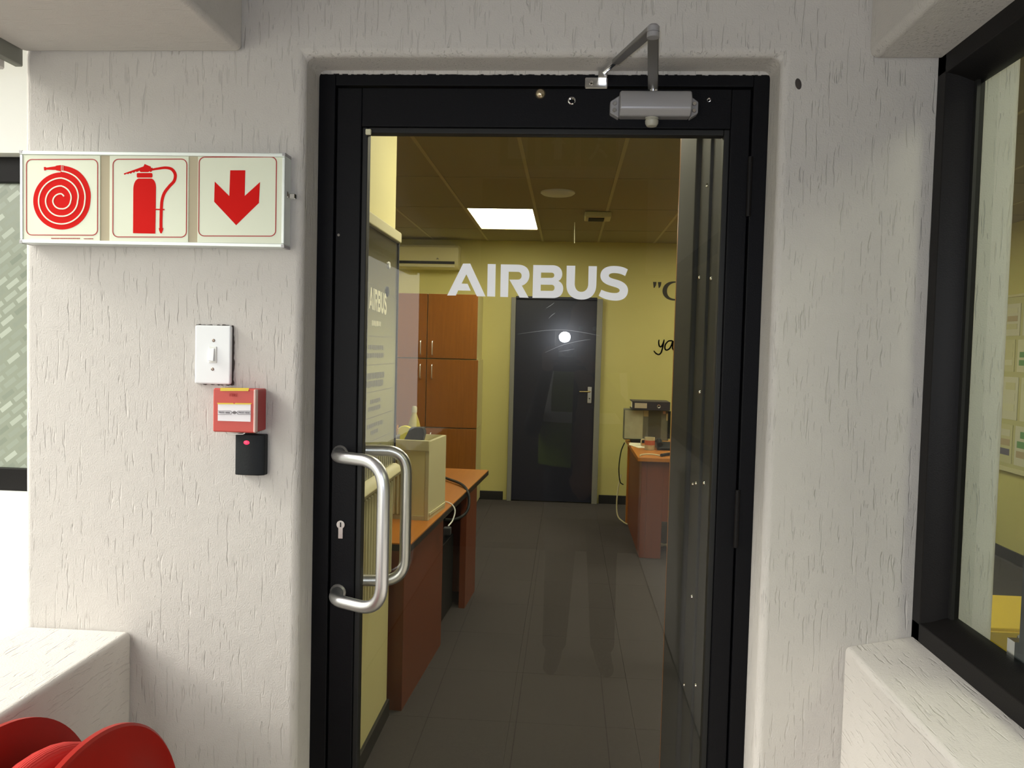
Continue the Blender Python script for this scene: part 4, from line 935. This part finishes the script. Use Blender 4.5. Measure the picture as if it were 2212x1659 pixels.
obj('pages', B(0.555, 0.845, 5.15, 5.39, 1.027, 1.075), M_paper, bn)
obj('spine_label', B(0.565, 0.665, 5.128, 5.1305, 1.034, 1.076), mat('label_tan', (0.55, 0.48, 0.36), .7), bn)
bm = bmesh.new(); lathe(bm, [(.010, -.002), (.014, -.003), (.015, 0)], (0.762, 5.13, 1.053), 'Y', 18); obj('finger_ring', bm, M_steel, bn, smooth=True)
# mug, phone, papers, cables
mg = thing('coffee_mug', 'pale patterned mug on the right desk', 'mug', (0.655, 4.72, QZ))
bm = bmesh.new(); lathe(bm, [(0, 0), (.036, 0), (.039, .004), (.040, .098), (.036, .098), (.034, .006), (0, .006)], (0, 0, 0), 'Z', 26); bd = obj('body', bm, mat('mug_cream', (0.55, 0.5, 0.3), 0.3, var=.3, varscale=40), mg, smooth=True, world=False)
bm = bmesh.new(); tube(bm, fillet([(-.037, 0, .08), (-.066, 0, .08), (-.066, 0, .03), (-.037, 0, .03)], .02, 5), .005, 8); obj('handle', bm, M_cream, mg, smooth=True, world=False)
bm = bmesh.new(); lathe(bm, [(0.0402, .04), (0.0404, .041), (0.0404, .075), (0.0402, .076)], (0, 0, 0), 'Z', 26); obj('band', bm, mat('mug_red', (0.45, 0.1, 0.03), 0.4), mg, world=False)
ph = thing('desk_phone', 'black desk telephone on the right desk', 'telephone', (0.80, 4.80, QZ))
bm = bmesh.new(); prism(bm, [(-.09, 0), (.09, 0), (.09, .05), (.02, .055), (-.09, .02)], 'X', -.085, .085); obj('base', bm, M_blkp, ph, 0.006, world=False)
bm = bmesh.new(); tube(bm, [(-.06, -.07, .045), (-.06, -.03, .062), (-.06, .04, .066), (-.06, .08, .058)], .018, 10); obj('handset', bm, M_blkp, ph, smooth=True, world=False)
for i, (x, y, rz, lab) in enumerate(((0.60, 4.90, .3, 'loose white paper on the left edge of the right desk'), (0.575, 5.06, -.1, 'loose cream paper behind the mug on the right desk'))):
    o = tag(obj('paper_sheet', B(-.05, .05, -.09, .09, 0, .003), M_paper), lab, 'paper', 'loose papers on the right desk'); o.location = (x, y, QZ + .001); o.rotation_euler = (0, 0, rz)
for k in range(4):
    o = tag(obj('paper_stack', B(-.11, .11, -.15, .15, 0, .018), mat('paper_%d' % (k % 2), ((.7, .68, .5), (.6, .6, .45))[k % 2], .8), bevel=.002, seg=1), ('lowest', 'second', 'third', 'topmost')[k] + ' bundle in the paper pile beside the black telephone', 'paper bundle', 'paper bundles on the right desk')
    o.location = (1.03 + .008 * k, 4.84 - .006 * k, QZ + .018 * k); o.rotation_euler = (0, 0, .05 * (-1) ** k)
bm = bmesh.new(); tube(bm, smooth_path([(0.545, 4.30, QZ + .005), (0.56, 4.36, QZ + .005), (0.61, 4.41, QZ + .005), (0.66, 4.40, QZ + .005), (0.70, 4.34, QZ + .005)], 8), .005, 8)
tag(obj('white_cord', bm, M_cream, None, smooth=True), 'pale cord lying along the front of the right desk top', 'cord')
bm = bmesh.new(); tube(bm, smooth_path([(0.70, 4.32, QZ + .012), (0.76, 4.40, QZ + .012), (0.84, 4.47, QZ + .012), (1.0, 4.52, QZ + .012)], 8), .011, 8)
tag(obj('black_cord', bm, M_blkp, None, smooth=True), 'thick black cord on the right desk top', 'cord')
bm = bmesh.new(); tube(bm, smooth_path([(0.52, 5.52, .70), (0.49, 5.50, .62), (0.475, 5.48, .48), (0.49, 5.50, .36), (0.52, 5.52, .33)], 8), .005, 8)
tag(obj('hanging_cable', bm, M_blkp, None, smooth=True), 'dark cable loop hanging left of the right desk', 'cable')
bm = bmesh.new(); tube(bm, smooth_path([(0.50, 5.52, .42), (0.475, 5.50, .30), (0.465, 5.46, .16), (0.475, 5.42, .07), (0.52, 5.38, .03), (0.555, 5.36, .015)], 8), .006, 8)
tag(obj('hanging_cable', bm, M_cream, None, smooth=True), 'white cable running to the floor left of the right desk', 'cable')
bm = bmesh.new(); tube(bm, smooth_path([(0.74, 4.60, .02), (0.79, 4.52, .05), (0.83, 4.58, .02), (0.80, 4.66, .012), (0.75, 4.62, .03)], 8), .009, 8)
tag(obj('floor_cable', bm, M_cream, None, smooth=True), 'tangled pale cable on the carpet behind the right desk leg', 'cable')

# notice board on the right office wall
nb = thing('notice_board', 'pinned notice board on the right office wall', 'notice board', (3.35, 4.3, 0.68))
obj('board', B(3.338, 3.359, 3.0, 4.95, 0.70, 1.98), mat('cream_pinboard', (0.50, 0.47, 0.24), .8), nb)
obj('bottom_ledge', B(3.325, 3.359, 2.98, 4.97, 0.665, 0.70), M_cream, nb, .004)
obj('top_ledge', B(3.33, 3.359, 2.98, 4.97, 1.98, 2.0), M_cream, nb, .004)
random.seed(9)
cols = [(.62, .60, .42), (.55, .52, .3), (.12, .11, .16), (.14, .3, .12), (.6, .58, .45), (.45, .35, .22)]
for j, (z0, z1) in enumerate(((0.73, 1.02), (1.06, 1.38), (1.42, 1.66), (1.69, 1.93))):
    y = 4.88
    while y > 3.2:
        wd = random.uniform(.16, .25); c = random.choice(cols[:2] + cols[4:5])
        nt = obj('notice', B(3.334, 3.3375, y - wd, y, z0, z1), mat('notice_%s' % str(c), c, .8), nb)
        for q in range(3):
            zz = z0 + (z1 - z0) * (.2 + .25 * q); c2 = random.choice(cols); obj('print_block', B(3.3325, 3.3338, y - wd * .85, y - wd * .15 * random.uniform(.8, 2.5), zz, zz + (z1 - z0) * .17), mat('print_%s' % str(c2), c2, .8), nt)
        y -= wd + random.uniform(.02, .05)
# yellow low cabinet seen through the side window
yc = thing('yellow_cabinet', 'bright yellow low cabinet seen through the side window', 'cabinet', (1.7, 1.4, 0))
obj('body', B(1.25, 2.05, 1.20, 1.60, 0.03, 0.60), mat('golden_yellow', (0.72, 0.50, 0.03), .45), yc, .004)
obj('plinth', B(1.28, 2.02, 1.23, 1.58, 0, .03), M_blkp, yc)
for x in (1.255, 1.652): 
    d = obj('door', B(x, x + .393, 1.188, 1.20, .04, .59), mat('golden_yellow', (0.72, 0.50, 0.03), .45), yc, .002)
    obj('knob', B(x + .18, x + .21, 1.178, 1.189, .36, .38), M_blkp, d, .003)

# ================================================================= BEHIND THE CAMERA (seen mirrored in the door glass)
es = thing('exit_sign', 'hanging green three-panel exit sign above the photographer, mirrored in the glass', 'sign', (-0.07, -1.93, 2.33))
obj('backing', B(-0.345, 0.205, -1.960, -1.945, 2.328, 2.52), M_signg, es)
for k, x in enumerate((-0.335, -0.150, 0.035)):
    p = obj('sign_panel', B(x, x + .16, -1.945, -1.940, 2.342, 2.506), mat('green_plate', (0.03, 0.16, 0.07), .4), es)
    if k == 1: obj('pictogram', filled(svg('M 0.035 0.10 L 0.07 0.135 0.105 0.10 0.088 0.10 0.088 0.03 0.052 0.03 0.052 0.10 Z'), -1.9398, -1.9385, lambda a, b: (x + .01 + a, 2.342 + b)), M_signw, p)
    elif k == 0: obj('pictogram', filled(svg('M 0.03 0.03 L 0.12 0.03 0.12 0.13 0.03 0.13 Z'), -1.9398, -1.9385, lambda a, b: (x + .005 + a, 2.342 + b)), M_signw, p)
    else: obj('pictogram', filled([ribbon([(.04, .03), (.065, .06), (.08, .10)], .014), ribbon([(.12, .04), (.10, .065), (.082, .075)], .014), [(.085 + .011 * math.cos(a * .5), .125 + .011 * math.sin(a * .5)) for a in range(12)]], -1.9398, -1.9385, lambda a, b: (x + a, 2.342 + b)), M_signw, p)
for x in (-0.28, 0.14):
    bm = bmesh.new(); tube(bm, [(x, -1.952, 2.52), (x, -1.952, LOBZ)], .003, 6); obj('hanger_rod', bm, M_chrome, es)

# the photographer
def blob(chains, voxel, sm=6):
    """capsule chains fused into one continuous skin by voxel remesh"""
    bm = bmesh.new()
    for ch_ in chains:
        for (p, r), (q, s) in zip(ch_, ch_[1:]):
            p, q = Vector(p), Vector(q); n_ = max(2, int((q - p).length / (min(r, s) * .5)))
            for k in range(n_ + 1):
                t = k / n_; c = p.lerp(q, t); rr = r + (s - r) * t
                bmesh.ops.create_icosphere(bm, subdivisions=2, radius=rr, matrix=Matrix.Translation(c))
    me = bpy.data.meshes.new('tmp'); bm.to_mesh(me); bm.free()
    o = bpy.data.objects.new('tmp', me); COL.objects.link(o)
    rm = o.modifiers.new('r', 'REMESH'); rm.mode = 'VOXEL'; rm.voxel_size = voxel
    s_ = o.modifiers.new('s', 'SMOOTH'); s_.iterations = sm; s_.factor = .5
    dg = bpy.context.evaluated_depsgraph_get(); out = bpy.data.meshes.new_from_object(o.evaluated_get(dg))
    bpy.data.objects.remove(o); bpy.data.meshes.remove(me)
    b2 = bmesh.new(); b2.from_mesh(out); bpy.data.meshes.remove(out); return b2
PX, PYc = 0.09, -2.02
pe = thing('person', 'person in lime hi-vis vest and dark clothes photographing the door, mirrored in glass', 'person', (PX, PYc, 0))
def V(x, y, z): return (PX + x, PYc + y, z)
hand_z = 1.475
arms = []
for sgn in (-1, 1):
    arms.append([(V(sgn * .17, -.02, 1.37), .055), (V(sgn * .245, .06, 1.14), .045), (V(sgn * .245, .07, 1.13), .043), (V(sgn * .10 - .075, .30, 1.42), .030)])
skin = [[(V(0, 0, 1.40), .055), (V(0, .02, 1.50), .052)], [(V(0, .03, 1.55), .070), (V(0, .02, 1.62), .088), (V(0, .01, 1.66), .085)], [(V(0, .085, 1.52), .035), (V(0, .10, 1.55), .030)],
        [(V(0, .115, 1.575), .014), (V(0, .105, 1.61), .010)], [(V(-.085, .01, 1.58), .016), (V(-.085, .01, 1.61), .016)], [(V(.085, .01, 1.58), .016), (V(.085, .01, 1.61), .016)],
        [(V(0, 0, 1.35), .09), (V(0, 0, 1.0), .12), (V(0, 0, .9), .12)]]
for sgn in (-1, 1):
    hx = sgn * .085 - .09
    skin.append([(V(sgn * .17, -.02, 1.36), .05), (V(sgn * .245, .06, 1.14), .04), (V(sgn * .10 - .075, .30, 1.42), .027), (V(hx, .345, 1.455), .026), (V(hx, .36, 1.475), .028)])
    for k in range(4):
        zz = 1.452 + .017 * k; skin.append([(V(hx, .36, zz), .010), (V(hx - sgn * .004, .392, zz + .006), .0088), (V(hx - sgn * .026, .404 - .002 * k, zz + .008), .0078), (V(hx - sgn * (.040 + .003 * (k % 3)), .400, zz + .007), .007)])
    skin.append([(V(hx, .35, 1.452), .011), (V(hx - sgn * .025, .362, 1.438), .0095), (V(hx - sgn * .042, .372, 1.440), .0085)])
    skin.append([(V(sgn * .09, 0, .92), .09), (V(sgn * .10, .01, .5), .055), (V(sgn * .11, -.01, .10), .04)])
obj('body', blob(skin, .006), mat('skin', (.30, .17, .11), .55), pe, smooth=True)
shirt = [[(V(-.15, -.01, 1.37), .062), (V(.15, -.01, 1.37), .062)], [(V(-.09, 0, 1.30), .105), (V(-.08, 0, 1.12), .10), (V(-.085, 0, .95), .105)], [(V(.09, 0, 1.30), .105), (V(.08, 0, 1.12), .10), (V(.085, 0, .95), .105)], [(V(0, .0, 1.40), .068), (V(0, .0, 1.44), .062)]] + arms
M_shirt = mat('dark_navy_shirt', (.012, .014, .022), .85)
obj('shirt', blob(shirt, .010, 8), M_shirt, pe, smooth=True)
legs = [[(V(-.08, 0, .95), .112), (V(.08, 0, .95), .112)]]
for sgn in (-1, 1): legs.append([(V(sgn * .09, 0, .90), .105), (V(sgn * .10, .012, .50), .075), (V(sgn * .115, -.005, .10), .062)])
obj('trousers', blob(legs, .010, 8), mat('dark_trousers', (.016, .016, .018), .85), pe, smooth=True)
for sgn in (-1, 1):
    obj('shoe', blob([[(V(sgn * .115, -.05, .048), .045), (V(sgn * .12, .06, .042), .042), (V(sgn * .13, .16, .036), .036)]], .008), M_blkp, pe, smooth=True)
# vest: two open front panels and a back, following the torso
def vest_panel(a0, a1, z0, z1, grow=.012, n_=14, m_=14):
    bm = bmesh.new(); G = []
    for i in range(m_ + 1):
        z = z0 + (z1 - z0) * i / m_; row = []
        for k in range(n_ + 1):
            a = a0 + (a1 - a0) * k / n_; rx = (.205 if z < 1.3 else .205 - (z - 1.3) * .12) + grow; ry = .125 + grow + .012 * math.sin(z * 9 + a * 3)
            row.append(bm.verts.new(V(rx * math.sin(a), ry * math.cos(a), z)))
        G.append(row)
    for i in range(m_):
        for k in range(n_): bm.faces.new((G[i][k], G[i][k + 1], G[i + 1][k + 1], G[i + 1][k]))
    bmesh.ops.solidify(bm, geom=bm.faces[:], thickness=.003)
    return bm
M_vest = mat('lime_hivis_fabric', (.30, .42, .03), .8); M_tape = mat('silver_reflective_tape', (.93, .95, .97), .25)
for sgn in (-1, 1):
    v_ = obj('vest_panel', vest_panel(sgn * .28, sgn * 1.5, .96, 1.40), M_vest, pe, smooth=True)
    obj('tape', vest_panel(sgn * .28, sgn * 1.5, 1.165, 1.215, .0165, 14, 3), M_tape, v_, smooth=True)
    obj('tape', vest_panel(sgn * .80, sgn * 1.08, 1.215, 1.40, .0165, 4, 8), M_tape, v_, smooth=True)
obj('vest_panel', vest_panel(1.5, 2 * PI - 1.5, .96, 1.40), M_vest, pe, smooth=True)
hr_ = blob([[(V(0, -.012, 1.645), .088), (V(0, -.02, 1.69), .075)], [(V(0, -.045, 1.60), .075), (V(0, -.04, 1.66), .08)]], .008); obj('hair', hr_, mat('dark_hair', (.015, .012, .01), .7), pe, smooth=True)
for sgn in (-1, 1):
    bm = bmesh.new(); bmesh.ops.create_icosphere(bm, subdivisions=2, radius=.011, matrix=Matrix.Translation(V(sgn * .032, .098, 1.60))); obj('eye', bm, mat('eye_white', (.7, .7, .68), .3), pe, smooth=True)
obj('mouth', B(PX - .022, PX + .022, PYc + .125, PYc + .131, 1.533, 1.539), mat('lips', (.30, .10, .08), .5), pe, .002)
kc = thing('compact_camera', 'small silver compact camera held up by the photographer', 'camera', (0, -1.63, 1.47))
obj('body', B(-0.055, 0.045, -1.650, -1.625, 1.470, 1.580), M_alu, kc, .006)
bm = bmesh.new(); lathe(bm, [(.026, 0), (.026, .012), (.020, .014), (.020, .018), (.010, .018)], (0, -1.625, 1.50), 'Y', 28); obj('lens_barrel', bm, M_closer, kc, smooth=True)
obj('flash_window', B(-0.038, 0.010, -1.626, -1.6235, 1.531, 1.575), M_wplast, kc, .002)
